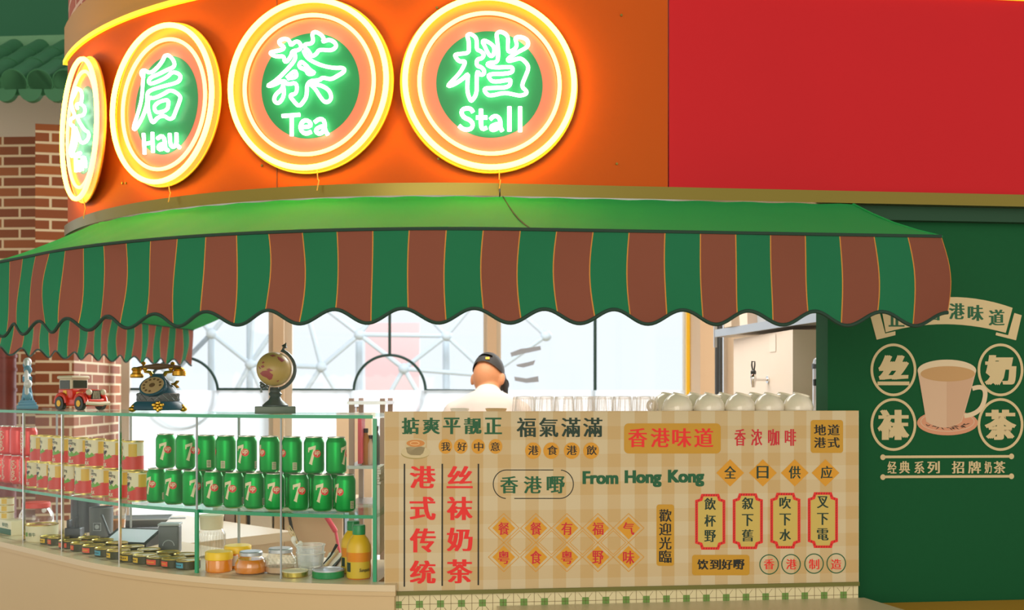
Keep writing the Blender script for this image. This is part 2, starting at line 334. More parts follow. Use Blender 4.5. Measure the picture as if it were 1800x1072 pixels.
pl = MB(); a = Vector(xy(62, 7.0)); b = Vector(xy(130, 7.05)); c2 = Vector(xy(222, 8.2)); d2 = Vector((a.x, 8.2))
pts = [a, b, c2, d2]; pl.hexa([(p.x, p.y, 0) for p in pts], [(p.x, p.y, EZ + 1.735) for p in pts])
struct(pl.build('wall_pilaster', 'brick_brown', uv=lambda v, i: ((v.x - a.x) + max(0, (v.y - b.y)) * 1.0 + 5.07, v.z + 3), smooth=0))
wallbox('wall_upper', 'white_wall', xy(-420, 7.9), (-2.4, 8.25), EZ + 1.70, EZ + 2.5, .2, False)
wallbox('wall_header', 'dark_green', xy(-420, 8.3), (-2.0, 8.45), EZ + 2.3, EZ + 4.6, .2, False)
# red drum behind the sign
mb = MB(); A = []; B = []
for i in range(41):
    p, _ = arc(-FR * R(75) * i / 40 * 1.0, -.02); A.append((p.x, p.y))
mb.strip([(x, y, EZ + 1.46) for x, y in A], [(x, y, EZ + 2.6) for x, y in A])
struct(mb.build('wall_drum', 'brick_red', uv=lambda v, i: (math.atan2(v.x - FC.x, FC.y - v.y) * FR, v.z)))

# windows behind the stall
WD = -4.75
def wq(px, py, d=WD): return Q(px, py, d)
def wbar(mb, p0, p1, wd, dp, d=WD):           # flat bar between two image points on the window plane
    a, b = wq(*p0, d), wq(*p1, d); t = (b - a).normalized(); nrm = Vector((EN.x, EN.y, 0)); s = t.cross(nrm) * wd / 2; e = nrm * dp / 2
    mb.hexa([a - s - e, a + s - e, a + s + e, a - s + e], [b - s - e, b + s - e, b + s + e, b - s + e])
win = []
bays = [(222, 480), (507, 857), (873, 1208)]
for i, (x0, x1) in enumerate(bays):
    mb = MB(); top = EZ + 2.0; u0, u1 = uof(x0, WD), uof(x1, WD)
    root = thing('window_%d' % (i + 1), None, None, F((u0 + u1) / 2, WD, -EZ), world=True, kind='structure')
    for uu in (u0, u1): mb.hexa([F(uu - .03, WD + .03, -EZ), F(uu + .03, WD + .03, -EZ), F(uu + .03, WD - .03, -EZ), F(uu - .03, WD - .03, -EZ)], [F(uu - .03, WD + .03, 2), F(uu + .03, WD + .03, 2), F(uu + .03, WD - .03, 2), F(uu - .03, WD - .03, 2)])
    mb.build('window_frame', 'white_wall', root, smooth=0)
    g = MB(); g.poly([F(u0, WD, -EZ), F(u1, WD, -EZ), F(u1, WD, 2), F(u0, WD, 2)]); g.build('glass', 'window_glass', root)
    fl = MB(); fl.poly([F(u0 + .03, WD + .035, -EZ), F(u1 - .03, WD + .035, -EZ), F(u1 - .03, WD + .035, hz(686) * 8.2), F(u0 + .03, WD + .035, hz(686) * 8.2)]); fl.build('frosted_film', 'frosted_film', root)
    gb = MB()
    ring = lambda cx, cy, r: gb.tube([wq(cx + r * math.cos(t), cy + r * math.sin(t), WD + .0) for t in [math.tau * j / 56 for j in range(56)]], .011, 6, closed=True)
    if i == 0:
        ring(321, 690, 62); wbar(gb, (222, 684), (259, 684), .02, .02); wbar(gb, (383, 684), (478, 684), .02, .02); wbar(gb, (321, 300), (321, 628), .02, .02)
    if i == 1:
        ring(685, 687, 63); wbar(gb, (509, 685), (622, 686), .02, .02); wbar(gb, (748, 686), (855, 687), .02, .02); wbar(gb, (685, 300), (685, 625), .022, .02)
    if i == 2:
        wbar(gb, (1046, 300), (1046, 1000), .022, .02)
        sm = MB()
        for pts in ([(897, 620), (915, 613), (950, 608), (951, 615), (918, 622), (899, 627)], [(907, 641), (930, 636), (941, 633), (938, 641), (920, 646), (909, 644)], [(904, 662), (925, 665), (946, 661), (947, 671), (925, 673), (905, 669)]):
            sm.poly([wq(x, y, WD + .02) for x, y in pts])
        sm.build('glass_mark', 'smudge', root, smooth=0)
    gb.build('glazing_bar', 'frame_dark', root)
for nme, x0, x1, mt_ in (('trim_1', 480, 499, 'beige_wall'), ('trim_2', 856.5, 873, 'beige_wall')):
    mb = MB(); u0, u1 = uof(x0, WD + .12), uof(x1, WD + .12)
    mb.hexa([F(u0, WD + .12, -EZ), F(u1, WD + .12, -EZ), F(u1, WD - .1, -EZ), F(u0, WD - .1, -EZ)], [F(u0, WD + .12, 2.2), F(u1, WD + .12, 2.2), F(u1, WD - .1, 2.2), F(u0, WD - .1, 2.2)]); struct(mb.build(nme, mt_, smooth=0))
mb = MB(); mb.hexa([F(uof(200, WD), WD + .1, 2), F(uof(1700, WD), WD + .1, 2), F(uof(1700, WD), WD - .2, 2), F(uof(200, WD), WD - .2, 2)], [F(uof(200, WD), WD + .1, 2.4), F(uof(1700, WD), WD + .1, 2.4), F(uof(1700, WD), WD - .2, 2.4), F(uof(200, WD), WD - .2, 2.4)]); struct(mb.build('trim_3', 'white_wall', smooth=0))
# steel lattice outside the windows
lt = thing('steel_lattice', 'pale triangulated steel lattice standing outside behind the bright windows', 'lattice', (-.5, 13.5, 0), world=True)
nodes = {'a': (632, 588), 'b': (785, 590), 'c': (565, 645), 'd': (710, 648), 'e': (440, 640), 'f': (372, 586), 'g': (530, 510), 'h': (700, 500), 'i': (860, 660), 'j': (300, 660), 'k': (860, 500), 'l': (450, 490), 'm': (490, 760), 'n': (640, 770), 'o': (780, 770), 'p': (370, 770), 'q': (300, 500), 'r': (960, 590), 's': (220, 590)}
for x, y in ('ab', 'ac', 'ad', 'ag', 'ah', 'bd', 'bh', 'bi', 'bk', 'fe', 'fj', 'fl', 'fq', 'ce', 'ge', 'gl', 'cm', 'em', 'cn', 'dn', 'do', 'io', 'ep', 'jp', 'jf', 'kr', 'ir', 'sq', 'sj', 'di', 'el', 'gc'):
    mb = MB(); mb.rod(P(*nodes[x], 13.5), P(*nodes[y], 13.5), .030); mb.build('strut', 'lattice', lt)
for x in nodes:
    mb = MB(); mb.ball(P(*nodes[x], 13.5), .07); mb.build('node', 'lattice', lt)
for px, y0 in ((440, 540), (632, 600), (785, 600), (372, 590)):
    mb = MB(); mb.rod(P(px, y0, 13.9), P(px, 1000, 13.9), .05); mb.build('upright', 'lattice', lt)
mb = MB(); c = P(690, 630, 15); mb.box((c.x, c.y, 1.15), (.75, .05, 2.3)); tag(mb.build('outdoor_banner', 'pink_pale', origin=(c.x, c.y, 0), smooth=0), 'pale pink panel standing outside behind the steel lattice', 'banner')

# inside, right: door jamb, column, side wall
def pbox(name, m_, x0, x1, D, depth, z0, z1, bev=0):
    a, b = kx(x0) * D, kx(x1) * D; mb = MB(); mb.box(((a + b) / 2, D + depth / 2, (z0 + z1) / 2), (b - a, depth, z1 - z0), bev=bev); return mb, Vector(((a + b) / 2, D, z0))
d1 = thing('door_1', None, None, (kx(1219) * 7.6, 7.6, 0), world=True, kind='structure')
mb, _ = pbox('', '', 1207, 1213, 7.6, .05, 0, EZ + 2); mb.build('door_edge', 'yellow_strip', d1, smooth=0)
mb, _ = pbox('', '', 1213, 1231, 7.62, .05, 0, EZ + 2); mb.build('door_leaf', 'door_grey', d1, smooth=0)
mb = MB(); mb.rod(P(1223, 620.5, 7.62), P(1223, 620.5, 7.57), .02, seg=20); mb.build('lock', 'dark_steel', d1)
mb, _ = pbox('', '', 1231, 1257, 7.2, .5, 0, EZ + 2.2); struct(mb.build('trim_4', 'beige_wall', smooth=0))
wallbox('wall_right', 'beige_wall', (1.36, 6.95), (1.44, 4.0), 0, EZ + 1.6, .12, False)
mb = MB()
for px, r, D in ((1262, .02, 6.9), (1267, .012, 6.8)): mb.rod((kx(px) * D, D, 0), (kx(px) * D, D, EZ + 1.5), r)
tag(mb.build('conduit_pipe', 'dark_steel', origin=(kx(1264) * 6.9, 6.9, 0)), 'dark pair of pipes running up the wall beside the beige column', 'pipe')

# right green wall and the dark beam over it
GD = -.06
u0, u1 = uof(1455, GD), 3.2
mb = MB(); mb.hexa([F(u0, GD, -EZ), F(u1, GD, -EZ), F(u1, GD - .1, -EZ), F(u0, GD - .1, -EZ)], [F(u0, GD, .66), F(u1, GD, .66), F(u1, GD - .1, .66), F(u0, GD - .1, .66)]); struct(mb.build('wall_front', 'wall_green', smooth=0))
mb = MB(); ua = uof(1500, -.02); mb.hexa([F(ua, -.025, .575), F(u1, -.025, .575), F(u1, GD, .575), F(ua, GD, .575)], [F(ua, -.025, .64), F(u1, -.025, .64), F(u1, GD, .64), F(ua, GD, .64)]); struct(mb.build('trim_5', 'wall_green_dark', smooth=0))

# tiled roof, upper left
rf = thing('tiled_eave', 'green glazed barrel tile eave over the brick wall at far left', 'roof', P(30, 170, 6.9), world=True)
mb = MB(); mb.hexa([P(-160, 112, 7.5), P(150, 104, 7.5), P(150, 104, 7.8), P(-160, 112, 7.8)], [P(-160, 68, 7.5), P(150, 60, 7.5), P(150, 60, 7.8), P(-160, 68, 7.8)]); mb.build('ridge_course', 'roof_ridge', rf, smooth=0)
mb = MB(); mb.hexa([P(-260, 166, 6.75), P(135, 162, 6.75), P(200, 112, 7.55), P(-160, 118, 7.55)], [P(-260, 152, 6.75), P(135, 148, 6.75), P(200, 98, 7.55), P(-160, 102, 7.55)]); mb.build('pan_tiles', 'tile_roof', rf, smooth=0)
for px in (-110, -65, -20, 25, 70, 115):
    mb = MB(); a_, b_ = P(px, 145, 6.7), P(px + 100, 84, 7.6); mb.rod(a_, b_, .075, seg=20)
    for q in (.0, .33, .66): 
        c_ = a_.lerp(b_, q); mb.rod(c_, c_ + (b_ - a_).normalized() * .03, .082, seg=20)
    mb.build('barrel_tile', 'tile_roof', rf)
for px in (-88, -42, 3, 48, 93):
    mb = MB(); a_ = P(px + 5, 154, 6.72); mb.prism([a_ + Vector((.075 * math.cos(t), 0, .075 * math.sin(t) * (1.15 if math.sin(t) < 0 else .5))) for t in [math.tau * j / 20 for j in range(20)]], (0, .04, 0)); mb.build('drip_tile', 'tile_roof', rf)
mb = MB(); mb.rod((kx(10) * 6.4, 6.4, 0), (kx(10) * 6.4, 6.4, EZ + .45), .058, seg=24)
for z in (.0, .12, .2): mb.rod((kx(10) * 6.4, 6.4, EZ + z), (kx(10) * 6.4, 6.4, EZ + z + .02), .064, seg=24)
tag(mb.build('wooden_pillar', 'wood_red', origin=(kx(10) * 6.4, 6.4, 0)), 'dark red wooden pillar in front of the brick wall, far left', 'pillar')

# ================================================================ SIGN FASCIA
S0 = oncurve(119, 0, 200); S1 = uof(1175, 0)
fs_ = thing('sign_fascia', 'orange and red curved sign band above the striped green awning', 'sign board', F(0, 0, .62), world=True)
def ribbon(sa, sb, d, z0, z1, th, n=60, amax=200):
    mb = MB(); A, B = [], []
    for i in range(n + 1):
        s = sa + (sb - sa) * i / n; p, _ = arc(s, d, amax); q, _ = arc(s, d - th, amax); A.append((p.x, p.y)); B.append((q.x, q.y))
    return mb.slab(A, B, EZ + z0, EZ + z1)
ribbon(S0, S1 - .002, 0, .66, 1.32, .05).build('curved_panel', 'sign_orange', fs_, smooth=.4)
ribbon(S1 + .002, 3.2, 0, .66, 1.32, .05, 4).build('flat_panel', 'sign_red', fs_, smooth=0)
ribbon(S0 - .005, -.012, .012, .622, .662, .06).build('metal_trim', 'brass', fs_, smooth=.4)
ribbon(-.008, 3.2, .012, .622, .662, .06, 4).build('metal_trim', 'brass', fs_, smooth=0)
ribbon(S0 - .07, 3.2, .004, 1.335, 1.475, .1, 80).build('cornice', 'ochre', fs_, smooth=.4)
ribbon(S0 - .05, 3.2, .012, 1.318, 1.335, .08, 80).build('edge_strip', 'lip_yellow', fs_, smooth=.4)
ribbon(S0, 3.2, -.05, .63, .645, .5, 60).build('soffit', 'dark_soffit', fs_, smooth=.4)
for px in (487,):
    mb = MB(); p = [Q(px, 0, 0)]; s = oncurve(px, .001, 200); q, _ = arc(s, .0015); mb.box((q.x, q.y, EZ + .99), (.0022, .002, .655), rz=arc(s)[1]); mb.build('panel_seam', 'ink_brown', fs_, smooth=0)
for px, py in ((1092, 27), (1084, 288), (461, 291), (771, 279), (216, 322), (222, 322), (768, 14)):
    s = oncurve(px, 0, 200); p, an = arc(s, 0); D = p.y; mb = MB(); c = Vector((p.x, p.y, EZ + hz(py) * D)); mb.rod(c, c + Vector((math.sin(an), -math.cos(an), 0)) * .004, .004); mb.build('screw', 'brass', fs_)

# ================================================================ NEON DISCS
CH = {}
def tr(ox, oy, sc, lines): return [[(ox + x * sc, oy + y * sc) for x, y in l] for l in lines]
k3 = 180 / 1206
CH['tea'] = tr(450, 40, k3, [
 [(340,480),(328,390),(270,400),(200,388),(160,352),(220,338),(312,318),(335,285),(290,262),(265,225),(310,190),(370,190),(400,225),(408,270),(460,222),(505,222),(540,285),(500,325),(425,332),(412,400),(345,480)],
 [(572,252),(650,248),(678,210),(657,130),(700,103),(770,142),(802,190),(782,228),(860,195),(930,230),(950,280),(890,330),(742,312),(712,370),(652,400),(628,340),(572,292),(572,252)],
 [(560,330),(590,400),(660,455),(790,510),(930,535),(1035,528),(1045,575),(940,638),(880,668),(782,643),(750,678),(600,690),(600,860),(560,930),(505,990),(440,920),(390,850),(480,838),(483,700),(370,730),(325,672),(200,740),(122,748),(225,690),(350,570),(470,430),(455,350)],
 [(320,720),(335,860),(270,955),(212,930),(222,850),(312,780),(325,700)],
 [(632,720),(760,732),(860,790),(890,870),(870,925),(812,940),(760,880),(700,780),(640,724)],
 [(498,520),(528,452),(580,490),(640,560),(700,592),(612,612),(590,552),(500,524)],
 [(360,650),(458,560),(478,600),(476,640),(372,655)]])
CH['stall'] = tr(770, 40, k3, [
 [(360,590),(305,650),(200,722),(105,755),(150,700),(250,600),(310,500),(320,450),(250,460),(202,400),(202,372),(280,365),(358,355),(365,300),(360,200),(338,150),(380,128),(440,165),(457,210),(455,320),(500,330),(543,372),(520,420),(455,430),(455,510),(510,520),(550,570),(530,615),(490,610),(460,560),(455,700),(455,840),(400,920),(380,915),(345,820),(345,700),(357,590)],
 [(520,222),(545,205),(620,242),(665,290),(660,370),(620,402),(580,345),(550,275),(520,222)],
 [(605,470),(700,465),(710,380),(705,270),(690,160),(692,120),(740,103),(810,140),(827,190),(820,270),(825,350),(900,318),(930,270),(920,220),(905,180),(960,163),(1040,190),(1067,240),(1050,290),(950,340),(820,420),(825,455),(900,435),(970,413),(1040,470),(1070,530),(1030,630),(980,750),(1040,800),(1045,835),(970,862),(880,842),(780,822),(640,857),(580,852),(530,772),(650,767),(840,762),(860,672),(830,672),(650,702),(600,652),(590,602),(870,600),(885,530),(840,520),(640,530),(572,492),(605,470)]])
k2 = 120 / 613
CH['hau'] = tr(220, 80, k2, [
 [(165,240),(160,320),(150,480),(112,620),(70,745),(92,757),(160,640),(200,520),(196,440),(215,405),(330,368),(440,342),(490,318),(502,262),(425,232),(380,282),(300,322),(212,352),(213,292),(300,258),(380,218),(445,190),(440,140),(395,85),(355,90),(342,130),(290,200),(225,252),(165,215),(138,248),(165,290)],
 [(200,540),(225,650),(250,702),(290,645),(350,628),(390,660),(430,655),(450,600),(490,500),(500,450),(410,393),(340,440),(250,477),(213,460),(200,540)],
 [(260,542),(310,502),(385,485),(390,520),(380,580),(290,607),(265,580),(260,542)]])
k1 = 90 / 536
CH['tin'] = tr(100, 140, k1, [
 [(210,90),(180,170),(145,230),(165,320),(190,375),(170,400),(135,420),(150,490),(175,470),(170,600),(135,770),(160,780),(200,680),(205,560),(190,480),(225,590),(250,660),(290,662),(335,612),(335,550),(290,530),(235,440),(205,382),(270,377),(297,340),(290,280),(240,248),(200,262),(215,300)],
 [(210,90),(255,112),(266,180),(255,240)]])
W_ = {}
W_['hau'] = tr(220, 80, k2, [[(165,790),(175,975)],[(245,780),(250,960)],[(170,885),(248,870)],[(290,835),(330,808),(355,840),(360,930),(385,942)],[(355,880),(312,890),(293,920),(320,938),(356,905)],[(400,790),(405,890),(430,915),(462,890),(460,785)],[(462,890),(490,917)]])
k4 = 120 / 1608
W_['tea'] = tr(480, 180, k4, [[(215,320),(630,290)],[(440,320),(440,790)],[(680,580),(880,570),(880,470),(780,412),(680,460),(640,580),(680,700),(790,740),(900,690)],[(975,470),(1080,390),(1180,400),(1222,500),(1222,650),(1290,760)],[(1220,560),(1080,580),(1000,660),(1040,730),(1130,735),(1212,640)]])
k5 = 150 / 1800
W_['stall'] = tr(790, 170, k5, [[(500,330),(460,260),(370,240),(270,270),(250,350),(310,440),(430,490),(500,570),(470,670),(380,700),(280,680),(200,610)],[(665,260),(665,620),(700,690),(790,650)],[(560,440),(800,440)],[(860,480),(930,410),(1010,410),(1072,480),(1072,640),(1120,730)],[(1062,570),(950,590),(870,640),(890,700),(970,695),(1062,620)],[(1265,210),(1265,730)],[(1490,210),(1490,740)]])
W_['tin'] = tr(100, 140, k1, [[(155,800),(245,768)],[(196,800),(200,965)],[(232,850),(236,960)],[(264,950),(264,812),(296,820),(296,920)],[(230,800),(231,808)]])
def smooth_line(l, it=1):
    for _ in range(it):
        if len(l) < 3: return l
        closed = (Vector(l[0]) - Vector(l[-1])).length < 1.2; o = [] if closed else [l[0]]
        for a, b in zip(l, l[1:]): a, b = Vector(a), Vector(b); o += [tuple(a.lerp(b, .25)), tuple(a.lerp(b, .75))]
        if closed: o.append(o[0])
        else: o.append(l[-1])
        l = o
    return l
for key, px, py, Rr, lab in (('tin', 145.5, 229, .26, 'narrow edge-on neon disc at the far left end of the sign'), ('hau', 288, 185, .268, 'round neon disc reading Hau, between the edge-on disc and the Tea disc'), ('tea', 543, 150.5, .272, 'round neon disc with white outlined character and the word Tea'), ('stall', 861, 148, .272, 'round neon disc reading Stall, rightmost on the orange band')):
    s = oncurve(px, .03, 200); p, an = arc(s, .025, 200); D = p.y; an -= R({'tin': 6, 'hau': 3}.get(key, 0)); c0 = Vector((p.x, p.y, EZ + hz(py) * D))
    n3 = Vector((math.sin(an), -math.cos(an), 0)); t3 = Vector((math.cos(an), math.sin(an), 0)); z3 = Vector((0, 0, 1))
    nd = thing('neon_sign', lab, 'neon sign', c0, world=True, group='neon discs on the sign band')
    pt = lambda r, a, h: c0 + t3 * r * math.cos(a) + z3 * r * math.sin(a) + n3 * h
    rot = Matrix((t3, z3, n3)).transposed()
    mb = MB(); mb.lathe([(Rr * 1.022, -.012), (Rr * 1.022, -.004)], c0, 96, mt=rot); mb.build('backing_plate', 'plate_orange', nd)
    mb = MB(); mb.lathe([(Rr * .79, -.0044), (Rr * .79, -.0036)], c0, 96, mt=rot); mb.build('salmon_disc', 'plate_salmon', nd)
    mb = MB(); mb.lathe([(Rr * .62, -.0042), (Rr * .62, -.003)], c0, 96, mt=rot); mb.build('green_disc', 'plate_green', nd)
    mb = MB(); mb.tube([pt(Rr * 1.026, math.tau * j / 96, -.006) for j in range(96)], .0035, 6, closed=True); mb.build('plate_rim', 'plate_edge', nd)
    mb = MB(); mb.tube([pt(Rr * .98, math.tau * j / 96, .020) for j in range(96)], .0088, 8, closed=True); mb.build('outer_tube', 'neon_yellow', nd)
    mb = MB(); mb.tube([pt(Rr * .815, math.tau * j / 96, .010) for j in range(96)], .0066, 8, closed=True); mb.build('inner_tube', 'neon_amber', nd)
    def onp(x, y, h=.012):
        dirv = Vector((kx(x), 1, hz(y))); o0 = Vector((0, 0, EZ)); k = ((c0 + n3 * h) - o0).dot(n3) / dirv.dot(n3); return o0 + dirv * k
    for nm, src in (('neon_character', CH), ('neon_word', W_)):
        mb = MB()
        for l in src[key]:
            l = smooth_line(l, 2 if nm == 'neon_character' else 1); cl = len(l) > 3 and (Vector(l[0]) - Vector(l[-1])).length < 1e-3
            mb.tube([onp(x, y) for x, y in (l[:-1] if cl else l)], .0062 if nm == 'neon_character' else .0068, 8, closed=cl)
        mb.build(nm, 'neon_white', nd)
    mb = MB(); q = c0 + t3 * .03 - z3 * Rr; e = Vector((q.x, q.y, EZ + .64)); mb.tube([q + n3 * .01, q + n3 * .004 - z3 * .03, (q + e) / 2 + t3 * .004 + n3 * .004, e + n3 * .01], .0022, 6); mb.build('cable', 'cable', nd)

# ================================================================ AWNING
Oa = Vector((.05, 2.882)); DA = (Oa - O).dot(EN); AR = 1.91; AC = Vector((-.165, 4.78))
LA = (Vector((Q(1655, HOR, DA).x, Q(1655, HOR, DA).y)) - Oa).dot(EU); LI = uof(1500, .012)
outer, inner = [], []
N1, N2 = 40, 80
for i in range(N1 + 1):
    q = 1 - i / N1; outer.append(Oa + EU * LA * q); inner.append(O + EN * .012 + EU * LI * q)
AE = 51.5
for i in range(1, N2 + 1):
    a = R(AE) * i / N2; outer.append(AC + Vector((math.sin(T - a), -math.cos(T - a))) * AR); inner.append(FC + Vector((math.sin(T - a), -math.cos(T - a))) * (FR + .012))
def catmull(P_, n):
    out = []
    for i in range(1, len(P_) - 2):
        p0, p1, p2, p3 = P_[i - 1:i + 3]
        for j in range(1, n + 1):
            t = j / n; out.append(.5 * (2 * p1 + (p2 - p0) * t + (2 * p0 - 5 * p1 + 4 * p2 - p3) * t * t + (3 * p1 - p0 - 3 * p2 + p3) * t ** 3))
    return out
ex = [Vector(v) for v in ((-2.0, 3.91), (-2.3, 4.4), (-2.47, 5.0), (-2.46, 5.6), (-2.37, 6.6), (-2.24, 7.6), (-2.1, 8.6))]
outer += catmull([outer[-20], outer[-1]] + ex, 20)
def fa(a): a = R(a); return FC + Vector((math.sin(T - a), -math.cos(T - a))) * FR
ix = [fa(57), fa(66), fa(76), Vector((-1.97, 5.5)), Vector((-1.93, 6.5)), Vector((-1.85, 7.6)), Vector((-1.75, 8.6))]
inner += catmull([fa(45), inner[-1]] + ix, 20)
cum = [0]
for a, b in zip(outer, outer[1:]): cum.append(cum[-1] + (b - a).length)
ZF, ZI = .432, .618
aw = thing('striped_awning', 'green awning with a brown and green striped scalloped valance over the counter', 'awning', (outer[0].x, outer[0].y, EZ + ZF), world=True)
seam_i = N1
def canopy(i0, i1):
    mb = MB(); rows = 7; vs = []; n = i1 - i0 + 1
    for i in range(i0, i1 + 1):
        for j in range(rows):
            q = j / (rows - 1); p = outer[i].lerp(inner[i], q); z = ZF + (ZI - ZF) * q - .012 * math.sin(math.pi * q) + .0015 * math.sin(cum[i] * 40 + j); vs.append((p.x, p.y, EZ + z))
    return mb.add(vs, [(a * rows + b, (a + 1) * rows + b, (a + 1) * rows + b + 1, a * rows + b + 1) for a in range(n - 1) for b in range(rows - 1)])
canopy(0, seam_i).build('canopy', 'canopy_green', aw, smooth=1.2); canopy(seam_i, len(outer) - 1).build('canopy', 'canopy_green', aw, smooth=1.2)
mb = MB(); mb.tube([(outer[N1].lerp(inner[N1], q).x, outer[N1].lerp(inner[N1], q).y, EZ + ZF + (ZI - ZF) * q - .012 * math.sin(math.pi * q) + .001) for q in (0, .2, .4, .6, .8, 1)], .0022, 6); mb.build('canopy_seam', 'binding', aw)
mb = MB(); mb.tube([(p.x, p.y, EZ + ZF) for p in outer], .005, 6); mb.build('front_rail', 'binding', aw)
mb = MB(); mb.tube([(outer[0].lerp(inner[0], q).x, outer[0].lerp(inner[0], q).y, EZ + ZF + (ZI - ZF) * q - .012 * math.sin(math.pi * q)) for q in (0, .25, .5, .75, 1)], .004, 6); mb.build('side_hem', 'canopy_green', aw)
SW = .0985; SP = .1865
fin = []; fcum = []
tot = cum[-1]; nn_ = int(tot / .0093); j = 0
for i in range(nn_ + 1):
    s = tot * i / nn_
    while j < len(cum) - 2 and cum[j + 1] < s: j += 1
    q = (s - cum[j]) / max(1e-9, cum[j + 1] - cum[j]); fin.append(outer[j].lerp(outer[j + 1], min(1, q))); fcum.append(s)
rows = 11; vs = []; us = []; bot = []
for i, p in enumerate(fin):
    a = fin[max(0, i - 1)]; b = fin[min(len(fin) - 1, i + 1)]; t = (b - a).normalized(); nrm = Vector((-t.y, t.x)); 
    if nrm.dot(p - Vector((-.3, 5.2))) < 0: nrm = -nrm
    s = fcum[i]; Hh = .232 - .019 * math.cos(math.tau * s / SP)
    for r in range(rows):
        q = r / (rows - 1); off = .012 * math.sin(q * 3.0) * math.sin(s * 9.2 + 1) + .006 * math.sin(s * 23 + q * 4) * q + .018 * q
        sl = .010 * math.sin(q * math.pi) * (1 if s < 2 else .6) * math.sin(s * 3.1 + 1.5) + (.011 * q if s < .2 else 0) * (1 - s / .2)
        v = p + nrm * off - t * sl; vs.append(Vector((v.x, v.y, EZ + ZF - Hh * q))); us.append((s / SW + 0, q))
    bot.append(vs[-1])
mb = MB(); mb.add(vs, [(a * rows + b, (a + 1) * rows + b, (a + 1) * rows + b + 1, a * rows + b + 1) for a in range(len(fin) - 1) for b in range(rows - 1)])
mb.build('valance', 'awning_stripe', aw, uv=lambda v, i: us[i], smooth=1.2)
mb = MB(); mb.tube(bot, .0052, 6); mb.build('edge_binding', 'binding', aw)
for i in (0, N1, N1 + 28, N1 + 56):
    p, q = outer[i].lerp(inner[i], .06), inner[i]; mb = MB(); mb.tube([(p.x, p.y, EZ + ZF - .022), (q.x, q.y, EZ + ZF + .12)], .007, 8); mb.build('support_arm', 'dark_steel', aw)

# ================================================================ COUNTER, GLASS CASE
ZT, ZS, ZB = -.0735, -.387, -.594
SL = -2.75
SR = oncurve(695, .125, CA)
def ribc(sa, sb, d, z0, z1, th, n=70): return ribbon(sa, sb, d, z0, z1, th, n, CA)
ct = thing('serving_counter', 'beige curved counter base under the glass display case', 'counter', (C(480, .1, 0)[0].x, C(480, .1, 0)[0].y, 0), world=True)
SM = oncurve(673, .0)
ribc(SL, SM, .128, ZB - .02, ZB, .49).build('counter_top', 'counter_top', ct, smooth=.4); ribc(SM - .05, SR, .1282, ZB - .02, ZB + .0003, .056, 6).build('counter_end', 'counter_top', ct, smooth=.4)
ribc(SL, SR - .004, .12, -EZ + .0, ZB - .02, .05).build('front_panel', 'counter_beige', ct, smooth=.4)
ribc(SL, SR, .126, ZB - .034, ZB - .02, .02).build('lip', 'counter_beige', ct, smooth=.4)
DG = .075; SE = oncurve(657, DG)
dc = thing('display_case', 'curved green-edged glass display case with one inner shelf', 'display case', (C(480, .0, 0)[0].x, C(480, .0, 0)[0].y, EZ + ZB), world=True)
def glassrib(name, d0, th, z, n=70):
    r_ = ribc(SL, SE, d0, z - .011, z, th, n); r_.build(name, 'shelf_glass', dc, smooth=.4)
    ribc(SL, SE, d0 + .0012, z - .011, z, .0012, n).build(name + '_edge', 'glass_edge', dc, smooth=.4)
glassrib('top_glass', DG + .012, .36, ZT); glassrib('shelf', DG - .008, .33, ZS)
cuts = [-200, 42, 110, 211, 345, 494, 657]
for a, b in zip(cuts, cuts[1:]):
    sa = max(SL, oncurve(a, DG)); sb = oncurve(b, DG)
    ribc(sa + .002, sb - .002, DG, ZB, ZT - .011, .006, 14).build('front_pane', 'pane', dc, smooth=.4)
def edge(name, px, d, z0, z1, m_, w=.006, dp=.006):
    c, an = C(px, d, 0); mb = MB(); mb.box((c.x, c.y, EZ + (z0 + z1) / 2), (w, dp, z1 - z0), rz=an); mb.build(name, m_, dc, smooth=0)
for px in (42, 110, 211): edge('corner_post', px, DG + .003, ZB, ZT - .011, 'chrome', .008, .008)
edge('pane_edge', 346, DG + .003, ZB, ZS, 'glass_edge', .012, .008); edge('pane_edge', 346, DG + .003, ZS, ZT - .011, 'grey_light', .004)
edge('pane_edge', 494, DG + .003, ZB, ZT - .011, 'grey_light', .0035)
c, an = C(657, DG, 0); c2_, _ = C(662, -.28, 0)
e0, ea = arc(SE, DG, CA); e1, _ = arc(SE, -.26, CA); mb = MB(); mb.add([(e0.x, e0.y, EZ + ZB), (e1.x, e1.y, EZ + ZB), (e1.x, e1.y, EZ + ZT - .011), (e0.x, e0.y, EZ + ZT - .011)], [(0, 1, 2, 3)]); mb.build('end_pane', 'pane', dc)
edge('pane_edge', 659, DG, ZB, ZT - .011, 'glass_edge', .012, .008)
for px in (100, 230, 420): edge('back_post', px, -.255, ZB, ZT - .011, 'grey_light', .008)

# ================================================================ MENU PANEL
PD = .062
mp = thing('menu_board', 'tan gingham front board covered in Chinese slogans and From Hong Kong', 'menu board', F(uof(1090, PD), PD, -EZ), world=True)
pu0, pu1 = uof(675.5, PD), uof(1509.5, PD); ptop = Q(1090, 722.5, PD).z - EZ; pbot = Q(1090, 1031, PD).z - EZ
def fbox(u0, u1, d0, d1, z0, z1): return MB().hexa([F(u0, d1, z0), F(u1, d1, z0), F(u1, d0, z0), F(u0, d0, z0)], [F(u0, d1, z1), F(u1, d1, z1), F(u1, d0, z1), F(u0, d0, z1)])
fbox(pu0, pu1, PD - .02, PD, pbot, ptop).build('board', 'gingham', mp, uv=lambda v, i: ((Vector((v.x, v.y)) - O).dot(EU) + 4.005, v.z + 4.01), smooth=0)
fbox(pu0, pu1, PD - .01, PD + .006, pbot - .0125, pbot).build('bottom_trim', 'olive', mp, smooth=0)
tb = thing('tile_base', 'cream tiled plinth with small green squares below the slogan board', 'tiled plinth', F(uof(1090, PD), PD - .01, -EZ), world=True)
